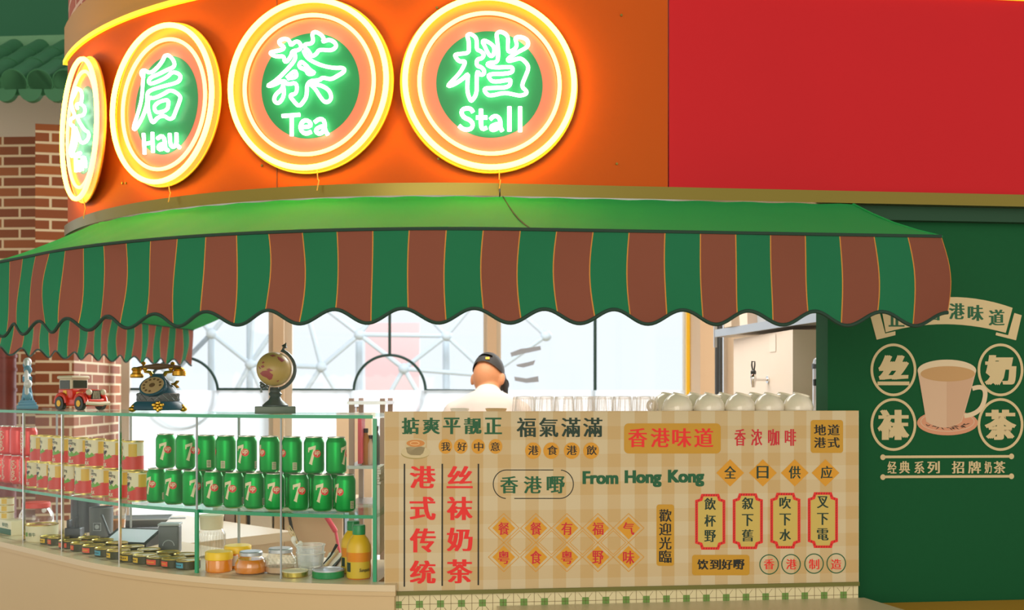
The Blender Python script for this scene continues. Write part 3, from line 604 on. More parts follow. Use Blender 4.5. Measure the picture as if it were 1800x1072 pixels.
zt0 = pbot - .0125
fbox(pu0, pu1, PD - .06, PD - .004, -EZ, zt0).build('plinth', 'grout', tb, smooth=0)
mb = MB(); gp = MB(); per = .0655; dd = PD - .0035
def tq(m_, u, z, s, sz=None):
    sz = sz or s
    if u + s > pu1 or z + sz > zt0: 
        s = min(s, pu1 - u); sz = min(sz, zt0 - z)
        if s <= .002 or sz <= .002: return
    m_.poly([F(u, dd, z), F(u + s, dd, z), F(u + s, dd, z + sz), F(u, dd, z + sz)])
g_ = .0008
nU = int((pu1 - pu0) / per) + 2
def occ(m_, cu, cz, a, lift):                 # octagon tile half
    h = a * .30; q = [(-a + h, -a), (a - h, -a), (a, -a + h), (a, a - h), (a - h, a), (-a + h, a), (-a, a - h), (-a, -a + h)]
    q = [(min(pu1 - .0005, max(pu0 + .0005, cu + x)), min(zt0 - .0005, cz + z)) for x, z in q]
    if max(x for x, _ in q) - min(x for x, _ in q) < .002 or max(z for _, z in q) - min(z for _, z in q) < .002: return
    m_.poly([F(x, dd + lift, z) for x, z in q])
for r in range(4):
    zc = zt0 - .030 - r * per * .55
    for i in range(-1, nU):
        uc = pu0 + .043 + (i + (r % 2) * .5) * per
        for a_, b_ in ((0, 0), (1, 0), (0, 1), (1, 1)):
            tq(gp, uc + (a_ - 1) * .0115 + .0006, zc + (b_ - 1) * .0115 + .0006, .0103)
        cu, cz = uc + per / 2, zc
        for qa in (-1, 1):
            for qb in (-1, 1):
                occ(mb, cu + qa * .0105, cz + qb * .0105, .0098, .0)
tq(mb, pu0, zt0 - .3, .0)
mbw = MB(); mbw.poly([F(pu0, dd - .0002, zt0 - .2), F(pu1, dd - .0002, zt0 - .2), F(pu1, dd - .0002, zt0 - .0005), F(pu0, dd - .0002, zt0 - .0005)]); mbw.build('tile_field', 'tile_white', tb, smooth=0, recalc=False)
ln = MB()
for i in range(-1, nU * 2):
    uu = pu0 + .043 + i * per / 2
    if pu0 < uu < pu1: ln.poly([F(uu - .0007, dd, zt0 - .18), F(uu + .0007, dd, zt0 - .18), F(uu + .0007, dd, zt0 - .001), F(uu - .0007, dd, zt0 - .001)])
for r in range(4):
    zc = zt0 - .030 - r * per * .55
    ln.poly([F(pu0, dd, zc - .0007), F(pu1, dd, zc - .0007), F(pu1, dd, zc + .0007), F(pu0, dd, zc + .0007)])
    for i in range(-1, nU):
        uc = pu0 + .043 + (i + (r % 2) * .5) * per
        for sx_, sz_ in ((-1, 1), (1, -1), (1, 1), (-1, -1)):
            a0 = (uc + sx_ * .0115, zc + sz_ * .0115); a1 = (uc + sx_ * .0215, zc + sz_ * .0245)
            if pu0 < min(a0[0], a1[0]) and max(a0[0], a1[0]) < pu1 and max(a0[1], a1[1]) < zt0: ln.poly([F(a0[0] - .0007, dd, a0[1]), F(a0[0] + .0007, dd, a0[1]), F(a1[0] + .0007, dd, a1[1]), F(a1[0] - .0007, dd, a1[1])])
dd += .0002; ln2 = ln; ln2.build('grout_lines', 'grout', tb, smooth=0, recalc=False)
dd += .0003
gp2 = MB()
for f_ in range(0, len(gp.v), 4): gp2.poly([v + Vector((EN.x, EN.y, 0)) * .0006 for v in gp.v[f_:f_ + 4]])
gp2.build('green_tiles', 'tile_green', tb, smooth=0, recalc=False)

def bp(x, y, l=0.0): return Q(x, y, PD + .0006 + l)
def btext(name, mat_, jobs, **k):
    for body, box in jobs: mb = MB(); letters(mb, body, box, bp, **k); mb.build(name + ('_character' if len(body) == 1 else '_word'), mat_, mp, smooth=0, recalc=False)
def shape(mb, pts, l=0.0): mb.poly([bp(x, y, l) for x, y in pts])
def rrect(x0, y0, x1, y1, r, n=6):
    o = []
    for cx, cy, a in ((x1 - r, y0 + r, -90), (x1 - r, y1 - r, 0), (x0 + r, y1 - r, 90), (x0 + r, y0 + r, 180)):
        o += [(cx + r * math.cos(R(a + 90 * i / n)), cy + r * math.sin(R(a + 90 * i / n))) for i in range(n + 1)]
    return o
def circ(cx, cy, rx, ry=None, n=40): ry = ry or rx; return [(cx + rx * math.cos(math.tau * i / n), cy + ry * math.sin(math.tau * i / n)) for i in range(n)]
def ringof(mb, pts, w_, l=0.0, fn=None, closed=True):
    fn = fn or bp; n = len(pts); A, B = [], []
    for i in range(n):
        a = Vector(pts[i - 1] if (i or closed) else pts[0]); b = Vector(pts[(i + 1) % n] if (i < n - 1 or closed) else pts[-1]); t = (b - a).normalized(); nn = Vector((-t.y, t.x)) * w_ / 2; p = Vector(pts[i])
        A.append(fn(*(p + nn), l)); B.append(fn(*(p - nn), l))
    if closed: A.append(A[0]); B.append(B[0])
    mb.strip(A, B)
def S(name, mat_, shapes, l=0.0):
    for s in shapes: mb = MB(); shape(mb, s, l); mb.build(name, mat_, mp, smooth=0, recalc=False)
row = lambda chars, centers, y0, y1, w_: [(c, (x - w_ / 2, y0, x + w_ / 2, y1)) for c, x in zip(chars, centers)]
BD = dict(off=.003, bold=.055); BH = dict(off=.006, bold=.075)
btext('slogan', 'ink_green', row('掂爽平靓正', (721.5, 758, 794, 831, 867), 734, 763, 31), **BH)
S('yellow_dot', 'ink_ochre', [circ(x, 784.5, 12, 13) for x in (783, 810, 840.5, 871)])
btext('slogan', 'ink_black', row('我好中意', (783.5, 812, 841.5, 870.5), 777, 792.5, 16.5), off=.002, bold=.04, lift=.0003)
btext('slogan', 'ink_dark', row('福氣滿滿', (925, 964.5, 1003.5, 1042), 734, 768, 34), **BD)
S('yellow_dot', 'ink_ochre', [circ(x, 792, 14, 14.5) for x in (937, 969, 1005, 1039)])
btext('slogan', 'ink_black', row('港食港飲', (937.5, 971, 1005, 1040), 783, 799.5, 18.5), off=.002, bold=.04, lift=.0003)
S('slogan_patch', 'ink_mustard', [rrect(1097, 744, 1267, 797, 8)])
btext('slogan', 'ink_red', row('香港味道', (1121, 1160.5, 1198.5, 1237), 752.5, 786, 34), lift=.0003, **BD)
btext('slogan', 'ink_crimson', row('香浓咖啡', (1301, 1330, 1360, 1389.5), 754, 783.5, 20), **BD)
S('slogan_patch', 'ink_mustard', [rrect(1425, 738, 1482, 796, 5)])
btext('slogan', 'ink_black', row('地道', (1441.5, 1465.5), 746, 765, 21.5) + row('港式', (1441.5, 1465.5), 768.5, 787, 21.5), lift=.0003, **BD)
for x in (711, 777.5, 841):
    mb = MB(); ringof(mb, [(x, 815), (x - .2, 1031 - (x - 711) * .02)], 2.6, closed=False); mb.build('rule_line', 'ink_black', mp, smooth=0, recalc=False)
btext('slogan', 'ink_red', [(c, (720, y0, 766, y1)) for c, y0, y1 in zip('港式传统', (819, 873, 928.5, 985), (858, 914, 971, 1026))], **BH)
btext('slogan', 'ink_red', [(c, (785, y0, 831, y1)) for c, y0, y1 in zip('丝袜奶茶', (819, 873, 927.5, 983), (858, 914, 969, 1025))], **BH)
mb = MB(); ringof(mb, [(889, 876)] + [(867 + 23 - 23 * math.cos(R(a)) * 1, 851 + 25 * math.sin(R(a))) for a in range(80, -91, -10)] + [(973, 826)], 1.6, closed=False); ringof(mb, [(986, 826.5)] + [(984 + 24 * math.cos(R(a)), 851 + 25 * math.sin(R(a))) for a in range(-80, 91, 10)] + [(904, 876)], 1.6, closed=False); mb.build('oval_outline', 'ink_black', mp, smooth=0, recalc=False)
btext('slogan', 'ink_green', row('香港嘢', (895, 936.5, 977), 837, 867, 32), **BD)
btext('slogan', 'ink_green', [('From', (1024, 828, 1087, 851)), ('Hong', (1098, 826.5, 1163, 856)), ('Kong', (1174, 825.5, 1238, 855))], off=.0, bold=.05, vb=.065)
DX = (1264, 1341, 1397, 1452)
S('yellow_diamond', 'ink_ochre', [[(x - 24.5, 831), (x, 807), (x + 24.5, 831), (x, 855)] for x in (1283.5, 1341, 1397, 1451)])
btext('slogan', 'ink_dark', row('全日供应', (1283.5, 1340.5, 1397, 1453), 819, 841, 21), lift=.0003, off=.002, bold=.05)
DC = (885.5, 942, 996.5, 1051, 1105)
S('yellow_diamond', 'ink_ochre', [[(x - 20, y), (x, y - 20), (x + 20, y), (x, y + 20)] for x in DC for y in (928, 979)])
dob = lambda: mb.build('diamond_outline', 'ink_ochre', mp, smooth=0, recalc=False)
for x in DC:
    for y in (928, 979): mb = MB(); ringof(mb, [(x - 27, y), (x, y - 25.5), (x + 27, y), (x, y + 25.5)], 1.5); dob()
for x in [(a + b) / 2 for a, b in zip(DC, DC[1:])]: mb = MB(); ringof(mb, [(x - 22, 953.5), (x, 953.5 - 21), (x + 22, 953.5), (x, 953.5 + 21)], 1.3); dob()
btext('slogan', 'ink_crimson', row('餐餐有福气', DC, 918, 940, 20) + row('粤食粤野味', DC, 968, 991, 20), lift=.0003, off=.002, bold=.05)
S('slogan_patch', 'ink_mustard', [rrect(1154, 886.5, 1185, 994.5, 5)])
btext('slogan', 'ink_black', [(c, (1158.5, y, 1180.5, y + 22)) for c, y in zip('歡迎光臨', (895, 919, 943.5, 967))], lift=.0003, off=.002, bold=.05)
for wd, cx, cy in (('飲杯野', 1248.5, 917), ('叙下舊', 1314.5, 916), ('吹下水', 1380.5, 915), ('叉下電', 1446.5, 914)):
    def plq(hw, hh, c_): return [(cx - hw + c_, cy - hh), (cx + hw - c_, cy - hh), (cx + hw - c_ * .75, cy - hh + c_ * .75), (cx + hw, cy - hh + c_), (cx + hw, cy + hh - c_), (cx + hw - c_ * .75, cy + hh - c_ * .75), (cx + hw - c_, cy + hh), (cx - hw + c_, cy + hh), (cx - hw + c_ * .75, cy + hh - c_ * .75), (cx - hw, cy + hh - c_), (cx - hw, cy - hh + c_), (cx - hw + c_ * .75, cy - hh + c_ * .75)]
    S('plaque_border', 'ink_plaque_red', [plq(26.5, 49, 11)]); S('plaque', 'ink_plaque', [plq(21.5, 44.5, 10)], .0003)
    mb = MB(); pp = plq(24, 46.8, 10.5)
    for a, b in zip(pp, pp[1:] + pp[:1]):
        a, b = Vector(a), Vector(b); n_ = max(1, int((b - a).length / 4.2))
        for i in range(n_): c_ = a.lerp(b, (i + .5) / n_); t = (b - a).normalized(); shape(mb, [tuple(c_ + Vector(v)) for v in ((-.9, 1.7), (.3, 1.7), (.9, -1.7), (-.3, -1.7))], .0004)
    mb.build('rope_pattern', 'ink_plaque_dark', mp, smooth=0, recalc=False)
    btext('slogan', 'ink_dark', [(c, (cx - 10.5, y, cx + 10, y + 21)) for c, y in zip(wd, (cy - 42, cy - 12.5, cy + 14.5))], lift=.0006, off=.0, bold=.07)
S('slogan_patch', 'ink_mustard', [rrect(1216.5, 975, 1317.5, 1011, 5)])
btext('slogan', 'ink_black', row('饮到好嘢', (1235.5, 1257.5, 1278, 1299), 983, 1001, 20), lift=.0003, **BH)
for x, y in ((1352, 992), (1390.5, 991.5), (1431, 990.5), (1470, 990)): mb = MB(); ringof(mb, circ(x, y, 16.3, 17), 1.8); mb.build('ring_outline', 'ink_green', mp, smooth=0, recalc=False)
btext('slogan', 'ink_red', row('香港制造', (1352, 1391, 1431, 1470), 982.5, 1000.5, 18.5), off=.002, bold=.04)
# little printed latte cup
S('cup_picture', 'cup_print_shade', [circ(730, 797, 25, 10)], 0); S('cup_picture', 'cup_print', [circ(731, 794.5, 26, 10.5), [(712, 780), (749, 780), (744, 796), (739, 800), (722, 800), (716, 796)]], .0002); S('cup_picture', 'cup_print', [circ(730.5, 778, 17.5, 7.5)], .0004); S('cup_picture', 'latte', [circ(730.5, 779, 16, 6.3)], .0006)
mb = MB(); ringof(mb, circ(729, 779, 8, 3, 16), 1.4, .0008); mb.build('cup_picture', 'latte_light', mp, smooth=0, recalc=False)

# ================================================================ WALL MURAL
mu = thing('wall_mural', 'cream printed milk tea mural on the dark green wall', 'mural', F(uof(1660, GD), GD, -.3), world=True)
def gq(x, y, l=0.0): return Q(x, y, GD + .0015 + l)
def mtext(name, jobs, m_='cream_print', **k):
    for body, box in jobs: mb = MB(); letters(mb, body, box, gq, **k); mb.build(name, m_, mu, smooth=0, recalc=False)
def mshape(name, m_, shapes, l=0.0):
    mb = MB()
    for s in shapes: mb.poly([gq(x, y, l) for x, y in s])
    mb.build(name, m_, mu, smooth=0, recalc=False)
def quadc(p0, p1, p2, n=14): return [tuple(Vector(p0) * (1 - t) ** 2 + Vector(p1) * 2 * t * (1 - t) + Vector(p2) * t * t) for t in [i / n for i in range(n + 1)]]
mshape('banner', 'cream_print', [quadc((1550, 545), (1668, 501), (1780, 541)) + quadc((1768, 585), (1661, 555), (1557, 584))])
mshape('banner_tail', 'cream_print', [[(1529, 552), (1546, 548), (1556, 586), (1574, 582), (1574, 589), (1541, 597)]]); mshape('banner_tail', 'cream_print', [[(1783, 550), (1796, 554), (1786, 598), (1750, 589), (1751, 584), (1772, 589)]])
mtext('banner_character', [(c, (x - 14, y - 14, x + 14, y + 14)) for c, x, y in (('正', 1576, 560), ('宗', 1608, 553), ('香', 1642, 549), ('港', 1682, 547), ('味', 1715, 550), ('道', 1752, 558))], 'ink_green', lift=.0005, off=.002, bold=.09)
for c, x, y in (('丝', 1570.5, 650), ('袜', 1570.5, 746), ('奶', 1758.7, 650), ('茶', 1758.7, 746)):
    mb = MB(); ringof(mb, circ(x, y, 38, 44, 56), 4.6, 0, gq); mb.build('print_ring', 'cream_print', mu, smooth=0, recalc=False)
    mtext('print_character', [(c, (x - 28, y - 26, x + 28, y + 27))], off=.02, bold=.12)
mshape('coaster', 'coaster_print', [circ(1665.5, 743, 53.5, 22)], .0002)
mb = MB(); ringof(mb, circ(1665.5, 741, 47, 17), 1.5, .0004, gq); mb.build('coaster', 'mug_print', mu, smooth=0, recalc=False)
mb = MB(); rnd = random.Random(3)
for i in range(26):
    t = rnd.random(); x, y = 1626 + 78 * t, 744 + 8 * math.sin(t * 3.1) + rnd.uniform(-2.5, 2.5); L_ = rnd.uniform(2, 6); an = rnd.uniform(-.7, .7); mb.poly([gq(x + a * math.cos(an) - b * math.sin(an), y + a * math.sin(an) + b * math.cos(an), .0006) for a, b in ((-L_, 0), (0, .9), (L_, 0), (0, -.9))])
mb.build('tea_leaves', 'ink_leaf', mu, smooth=0, recalc=False)
mshape('mug_picture', 'mug_print', [[(1613, 650)] + quadc((1613, 652), (1622, 700), (1628, 741), 6) + quadc((1628, 741), (1660, 762), (1691, 741), 10) + quadc((1691, 741), (1706, 690), (1716, 652), 6)], .0007)
mb = MB(); ringof(mb, quadc((1709, 683), (1740, 672), (1729, 708), 12) + quadc((1729, 708), (1722, 728), (1695, 731), 10)[1:], 8, .0007, gq, False); mb.build('mug_picture', 'mug_rim', mu, smooth=0, recalc=False)
mshape('mug_picture', 'mug_shade', [[(1664, 655), (1713, 655)] + quadc((1713, 656), (1704, 692), (1690, 739), 6) + quadc((1690, 739), (1678, 750), (1664, 751), 6)], .0008); mshape('mug_picture', 'mug_rim', [circ(1664.5, 651, 51.5, 19)], .0009); mshape('mug_picture', 'tea_print', [circ(1666, 657, 48, 13.5)], .0011)
for y in (803, 838):
    mb = MB(); ringof(mb, [(1552, y), (1778, y - 1)], 4.6, 0, gq, False); mb.poly([gq(a, b, .0001) for a, b in circ(1552, y + .5, 4.6, 5, 20)]); mb.poly([gq(a, b, .0001) for a, b in circ(1778, y - 1, 4.6, 5, 20)]); mb.build('print_rule', 'cream_print', mu, smooth=0, recalc=False)
mtext('caption_character', [(c, (x - w_, 810.5, x + w_, 832)) for c, x, w_ in (('经', 1568, 8), ('典', 1590, 9.5), ('系', 1616, 9), ('列', 1641, 11), ('招', 1684, 11), ('牌', 1713, 11.5), ('奶', 1737, 6.5), ('茶', 1757, 10.5))], off=.004, bold=.06)
# bench ledges in front, bottom edge
lg = MB(); zl = -.672
lg.hexa([F(pu0 + .35, .06, zl - .03), F(pu1 + .02, .06, zl - .03), F(pu1 + .1, .5, zl - .03), F(pu0 + .35, .5, zl - .03)], [F(pu0 + .35, .06, zl), F(pu1 + .02, .06, zl), F(pu1 + .1, .5, zl), F(pu0 + .35, .5, zl)])
r_ = thing('counter_ledge', 'beige stone ledge at the foot of the tiled plinth', 'ledge', F(.7, .2, -EZ), world=True); lg.build('ledge_top', 'ledge_beige', r_, smooth=0)
fbox(pu0 + .4, pu1 - .05, .1, .4, -EZ, zl - .03).build('ledge_base', 'counter_beige', r_, smooth=0)
r_ = thing('side_bench', 'yellow topped bench along the foot of the green wall', 'bench', F(1.7, .1, -EZ), world=True)
fbox(pu1 + .11, 3.2, GD + .005, .35, zl - .08, zl - .042).build('bench_top', 'ledge_yellow', r_, smooth=0); fbox(pu1 + .14, 3.2, GD + .01, .3, -EZ, zl - .08).build('bench_base', 'counter_beige', r_, smooth=0)

# ================================================================ THINGS ON AND IN THE GLASS CASE
def cylfn(r): return lambda x, y, l=0.0: Vector(((r + l) * math.sin(x / r), -(r + l) * math.cos(x / r), y))
def wgrid(mb, fn, c00, c10, c11, c01, nx, ny, l=0.0):
    c00, c10, c11, c01 = map(Vector, (c00, c10, c11, c01)); vs = []
    for j in range(ny + 1):
        for i in range(nx + 1):
            a = c00.lerp(c10, i / nx).lerp(c01.lerp(c11, i / nx), j / ny); vs.append(fn(a.x, a.y, l))
    n = nx + 1; mb.add(vs, [(j * n + i, j * n + i + 1, (j + 1) * n + i + 1, (j + 1) * n + i) for j in range(ny) for i in range(nx)])
def wdisc(mb, fn, cx, cy, r, ry=None, l=0.0, n=28):
    ry = ry or r; vs = [fn(cx, cy, l)]; fs = []
    for k in (1, 2, 3): vs += [fn(cx + r * k / 3 * math.cos(math.tau * i / n), cy + ry * k / 3 * math.sin(math.tau * i / n), l) for i in range(n)]
    fs += [(0, 1 + i, 1 + (i + 1) % n) for i in range(n)]
    for k in (0, 1): fs += [(1 + k * n + i, 1 + (k + 1) * n + i, 1 + (k + 1) * n + (i + 1) % n, 1 + k * n + (i + 1) % n) for i in range(n)]
    mb.add(vs, fs)
def zbase(loc): return loc
CANP = [(.0235, 0), (.026, .001), (.0325, .009), (.033, .012), (.033, .1)]
# ---- green soda can
def soda():
    t = thing('soda_can', None, 'soda can', group='green soda cans on the glass shelf')
    mb = MB(); mb.lathe(CANP + [(.032, .105), (.0275, .114), (.0268, .116)], seg=28); mb.build('body', 'can_green', t)
    mb = MB(); mb.lathe([(.0268, .116), (.0285, .1175), (.0285, .1195), (.0262, .12), (.0255, .117), (0.0001, .117)], seg=28); mb.box((0, -.006, .1175), (.010, .018, .001)); mb.build('lid', 'can_metal', t)
    mb = MB(); mb.lathe([(.0235, .0003), (.0262, .0012), (.0300, .006), (.0298, .006), (.0235, -.0003)], seg=28, caps=False); mb.build('bottom_rim', 'can_metal', t)
    fn = cylfn(.033); mb = MB()
    wgrid(mb, fn, (-.0185, .0755), (.0065, .0835), (.0065, .093), (-.0185, .0855), 8, 2, .0004); wgrid(mb, fn, (-.0185, .070), (-.014, .0715), (-.0145, .086), (-.0185, .0855), 2, 3, .0004); wgrid(mb, fn, (-.0145, .034), (-.0055, .030), (.0065, .0835), (-.0005, .083), 4, 8, .00045); wgrid(mb, fn, (-.0155, .0345), (-.0045, .0295), (-.004, .0325), (-.0145, .038), 4, 1, .0004); mb.build('numeral_print', 'can_cream', t, recalc=False)
    mb = MB(); wdisc(mb, fn, .0115, .066, .0125, .0125, .0007); mb.build('red_dot', 'can_dot', t, recalc=False)
    mb = MB(); letters(mb, 'up', (.003, .0745, .020, .0585), fn, off=.02, shear=.25, lift=.0016); mb.build('word_print', 'can_cream', t, recalc=False, smooth=0)
    mb = MB(); wgrid(mb, fn, (.046, .012), (.060, .012), (.060, .036), (.046, .036), 4, 1, .0004); mb.build('barcode_patch', 'can_cream', t, recalc=False)
    mb = MB()
    for i in range(9): z = .0138 + i * .0024; wgrid(mb, fn, (.0472, z), (.0588, z), (.0588, z + .001 + .0004 * (i % 2)), (.0472, z + .001 + .0004 * (i % 2)), 4, 1, .0007)
    mb.build('barcode', 'ink_green', t, recalc=False); return t
sc0 = soda(); first = True
def put(root, used, loc, rz, label):
    if not used: root.location = loc; root.rotation_euler = (0, 0, rz); root['label'] = label; return root
    return dup(root, loc, rz, label)
n_ = 0
TOPX = [291, 326, 362, 397, 434, 474, 513, 552, 591]; TD = [45, 78, -32, -70, 5, -35, -48, 22, 80]
BOTX = [275, 306, 338, 375, 411, 447, 483, 525, 567, 607]; BDG = [8, 22, 62, 28, 10, 5, 20, 25, 15, -32]
for i, (px, dg) in enumerate(zip(BOTX, BDG)):
    p, an = C(px, -.02, ZS); put(sc0, n_, p, an + R(dg), 'green soda can in the lower shelf row, %s from the left' % ordinal(i)); n_ += 1
for i, (px, dg) in enumerate(zip([357, 394, 430, 466, 504, 546, 588], [40, -20, 60, 10, -40, 70, -25])):
    p, an = C(px, -.095, ZS); put(sc0, n_, p, an + R(dg), 'green soda can hidden behind the lower row, %s from the left of its row' % ordinal(i)); n_ += 1
for i, (px, dg) in enumerate(zip(TOPX, TD)):
    p, an = C(px, -.03, ZS + .1202); put(sc0, n_, p, an + R(dg), 'green soda can stacked in the upper shelf row, %s from the left' % ordinal(i)); n_ += 1
# ---- red cola can
def cola():
    t = thing('cola_can', None, 'cola can', group='red cola cans on the glass shelf')
    mb = MB(); mb.lathe(CANP + [(.032, .105), (.0275, .114), (.0268, .116)], seg=28); mb.build('body', 'can_red', t)
    mb = MB(); mb.lathe([(.0268, .116), (.0285, .1175), (.0285, .1195), (.0262, .12), (.0255, .117), (0.0001, .117)], seg=28); mb.build('lid', 'can_metal', t)
    fn = cylfn(.033); f2 = lambda x, y, l=0.0: fn(-y + .0, x, l)
    mb = MB(); letters(mb, 'Coca-Cola', (.016, -.012, .100, .010), f2, off=.012, shear=.35, lift=.0012); mb.build('script_print', 'can_cream', t, recalc=False, smooth=0)
    mb = MB(); v = []
    for s in range(13): x = .014 + .086 * s / 12; v.append((x, .016 + .003 * math.sin(s * .6)))
    for a, b in zip(v, v[1:]): mb.add([f2(a[0], a[1], .0006), f2(b[0], b[1], .0006), f2(b[0], b[1] + .0025, .0006), f2(a[0], a[1] + .0025, .0006)], [(0, 1, 2, 3)])
    mb.build('ribbon_print', 'can_cream', t, recalc=False); return t
cc = cola(); n_ = 0
for i, (px, dg) in enumerate(((-26, 30), (-10, 10), (4, 40), (19, 0), (33, 30), (49, -10))):
    p, an = C(px, -.03, ZS); put(cc, n_, p, an + R(dg), 'red cola can in the lower row at the far left, %s from the left' % ordinal(i)); n_ += 1
for i, (px, dg) in enumerate(((-18, 20), (-3, 10), (14, 20), (32, -60), (51, 15))):
    p, an = C(px, -.035, ZS + .1202); put(cc, n_, p, an + R(dg), 'red cola can in the upper row at the far left, %s from the left' % ordinal(i)); n_ += 1
# ---- milk tin
def milk():
    t = thing('milk_tin', None, 'milk tin', group='evaporated milk tins on the glass shelf'); r = .036; H = .105
    mb = MB(); mb.lathe([(r, .002), (r, H - .002)], seg=28); mb.build('body', 'tin_cream', t)
    for z, nm in ((0, 'bottom_rim'), (H - .004, 'lid')):
        mb = MB(); mb.lathe([(r + .0012, z), (r + .0012, z + .004), (r - .002, z + .004), (r - .002, z + .0025), (.0001, z + .0025)] if z else [(r + .0012, 0), (r + .0012, .004), (r, .004)], seg=28); mb.build(nm, 'tin_gold', t)
    fn = cylfn(r); cir = math.tau * r; N = 40
    def band(f0, f1, l, xa=-cir / 2, xb=cir / 2):
        mb = MB(); vs = []
        for i in range(N + 1):
            x = xa + (xb - xa) * i / N; vs += [fn(x, f0(x), l), fn(x, f1(x), l)]
        return mb.add(vs, [(2 * i, 2 * i + 2, 2 * i + 3, 2 * i + 1) for i in range(N)])
    band(lambda x: .0045, lambda x: .036 + .016 * (1 - math.cos(min(abs(x) / .045, 1) * math.pi)) / 2, .0003).build('red_band', 'tin_red', t, recalc=False)
    band(lambda x: .034 + .012 * (x / .038) ** 2, lambda x: .050 + .004 * math.sin(x * 330), .0006, -.032, .036).build('grass_print', 'tin_leaf', t, recalc=False)
    mb = MB()
    for x, y, a, b in ((-.006, .062, .005, .007), (.007, .061, .006, .0065), (.001, .056, .0035, .006), (.012, .064, .003, .004)): wdisc(mb, fn, x, y, a, b, .0009, 12)
    mb.build('cow_print', 'tin_black', t, recalc=False)
    mb = MB(); wdisc(mb, fn, -.002, .0735, .006, .0018, .001, 12); mb.build('ear_print', 'tin_coral', t, recalc=False)
    mb = MB(); mb2 = MB(); arcf = lambda x, y, l=0.0: fn(x, y - 9 * (x) ** 2, l)
    letters(mb, 'BLACK&', (-.016, .098, .008, .091), arcf, off=.03, lift=.0012); letters(mb, 'WHITE', (-.016, .0885, .022, .079), arcf, off=.03, lift=.0016); mb.build('brand_print', 'tin_black', t, recalc=False, smooth=0)
    letters(mb2, 'MILK', (-.014, .022, .014, .0095), fn, off=.03, lift=.0014); wdisc(mb2, fn, -.003, .029, .004, .003, .0008, 10); mb2.build('milk_print', 'tin_cream', t, recalc=False, smooth=0)
    mb = MB(); wgrid(mb, fn, (.046, .05), (.075, .05), (.075, .095), (.046, .095), 6, 1, .0005); mb.build('yellow_patch', 'tin_yellow', t, recalc=False); return t
mk = milk(); n_ = 0
for i, (px, dg) in enumerate(((64, 0), (82, -8), (102, -25), (126, 5), (149, -30), (179, 0), (210, 5), (243, -15))):
    p, an = C(px, -.02, ZS); put(mk, n_, p, an + R(dg), 'red and cream milk tin in the lower shelf row, %s from the left' % ordinal(i)); n_ += 1
for i, (px, dg) in enumerate(((70, -30), (88, -20), (110, 0), (138, 15), (168, 5), (201, -5), (234, -40))):
    p, an = C(px, -.025, ZS + .1055); put(mk, n_, p, an + R(dg), 'red and cream milk tin stacked in the upper row, %s from the left' % ordinal(i)); n_ += 1
# ---- flat fish tins
def flat(lab):
    t = thing('flat_tin', None, 'flat tin', group='small flat tins on the case floor'); r = .040; H = .030
    mb = MB(); mb.lathe([(r - .002, 0), (r, .002), (r, H - .003)], seg=28); mb.build('body', 'tin_deep', t)
    mb = MB(); mb.lathe([(r, H - .003), (r + .0015, H - .002), (r + .0015, H), (r - .002, H), (r - .003, H - .002), (r * .6, H - .0015), (.0001, H - .002)], seg=28); mb.box((0, -.018, H - .0008), (.012, .02, .001)); mb.build('lid', 'tin_gold', t)
    fn = cylfn(r); mb = MB(); wgrid(mb, fn, (-.028, .006), (.028, .006), (.028, .0225), (-.028, .0225), 10, 1, .0004); mb.build('label_band', lab, t, recalc=False)
    mb = MB(); rr = random.Random(5)
    for i in range(7): x = -.022 + i * .0065; wgrid(mb, fn, (x, .0125), (x + .004, .0125), (x + .004, .0165), (x, .0165), 1, 1, .0008)
    mb.build('label_mark', 'tin_black' if lab != 'tin_coral' else 'tin_yellow', t, recalc=False); return t
fl = [flat('tin_coral'), flat('tin_yellow'), flat('tin_blue')]; cnt = [0, 0, 0]; nmz = ('coral labelled', 'yellow labelled', 'blue labelled')
spots = [(90, .01, 1), (103, .005, 0), (123, .015, 0), (144, .015, 0), (165, .015, 0), (187, .015, 2), (208, .015, 1), (231, .02, 1), (255, .02, 1), (279, .02, 0), (305, .02, 0), (331, .02, 2), (133, -.075, 1), (156, -.07, 0), (180, -.075, 1), (205, -.075, 2), (233, -.068, 0), (262, -.068, 1), (296, -.068, 0), (326, -.068, 1)]
for px, d, k in spots:
    p, an = C(px, d, ZB); rowt = 'front row' if d > 0 else ('middle row' if d > -.1 else 'back row')
    put(fl[k], cnt[k], p, an + R(random.uniform(-25, 25)), 'flat %s tin, %s of the case floor, %s of its colour' % (nmz[k], rowt, ordinal(cnt[k]))); cnt[k] += 1
# ---- left corner: red lidded jar, tins and cartons
def at(px, d, dz=ZB): return C(px, d, dz)
p, an = at(64, -.10); t = thing('candy_jar', 'round clear glass jar with a red lid, left end of the case', 'jar', p, an)
mb = MB(); mb.lathe([(.045, 0), (.062, .012), (.070, .04), (.068, .075), (.055, .1), (.05, .105)], seg=32); mb.build('jar_body', 'jar_glass', t); mb = MB(); mb.lathe([(.054, .103), (.056, .105), (.056, .122), (.052, .126), (.0001, .127)], seg=32); mb.build('lid', 'red_lid', t); mb = MB(); mb.lathe([(.045, .003), (.06, .014), (.066, .035), (.0001, .035)], seg=24); mb.build('contents', 'sugar', t)
p, an = at(73, -.0); t = thing('round_tin', 'wide round tin with an orange and white label, left of the flat tins', 'tin', p, an)
mb = MB(); mb.lathe([(.06, 0), (.062, .002), (.062, .062)], seg=32); mb.build('body', 'tin_cream', t); mb = MB(); mb.lathe([(.062, .062), (.0635, .063), (.0635, .066), (.058, .066), (.057, .063), (.0001, .064)], seg=32); mb.build('lid', 'tin_gold', t)
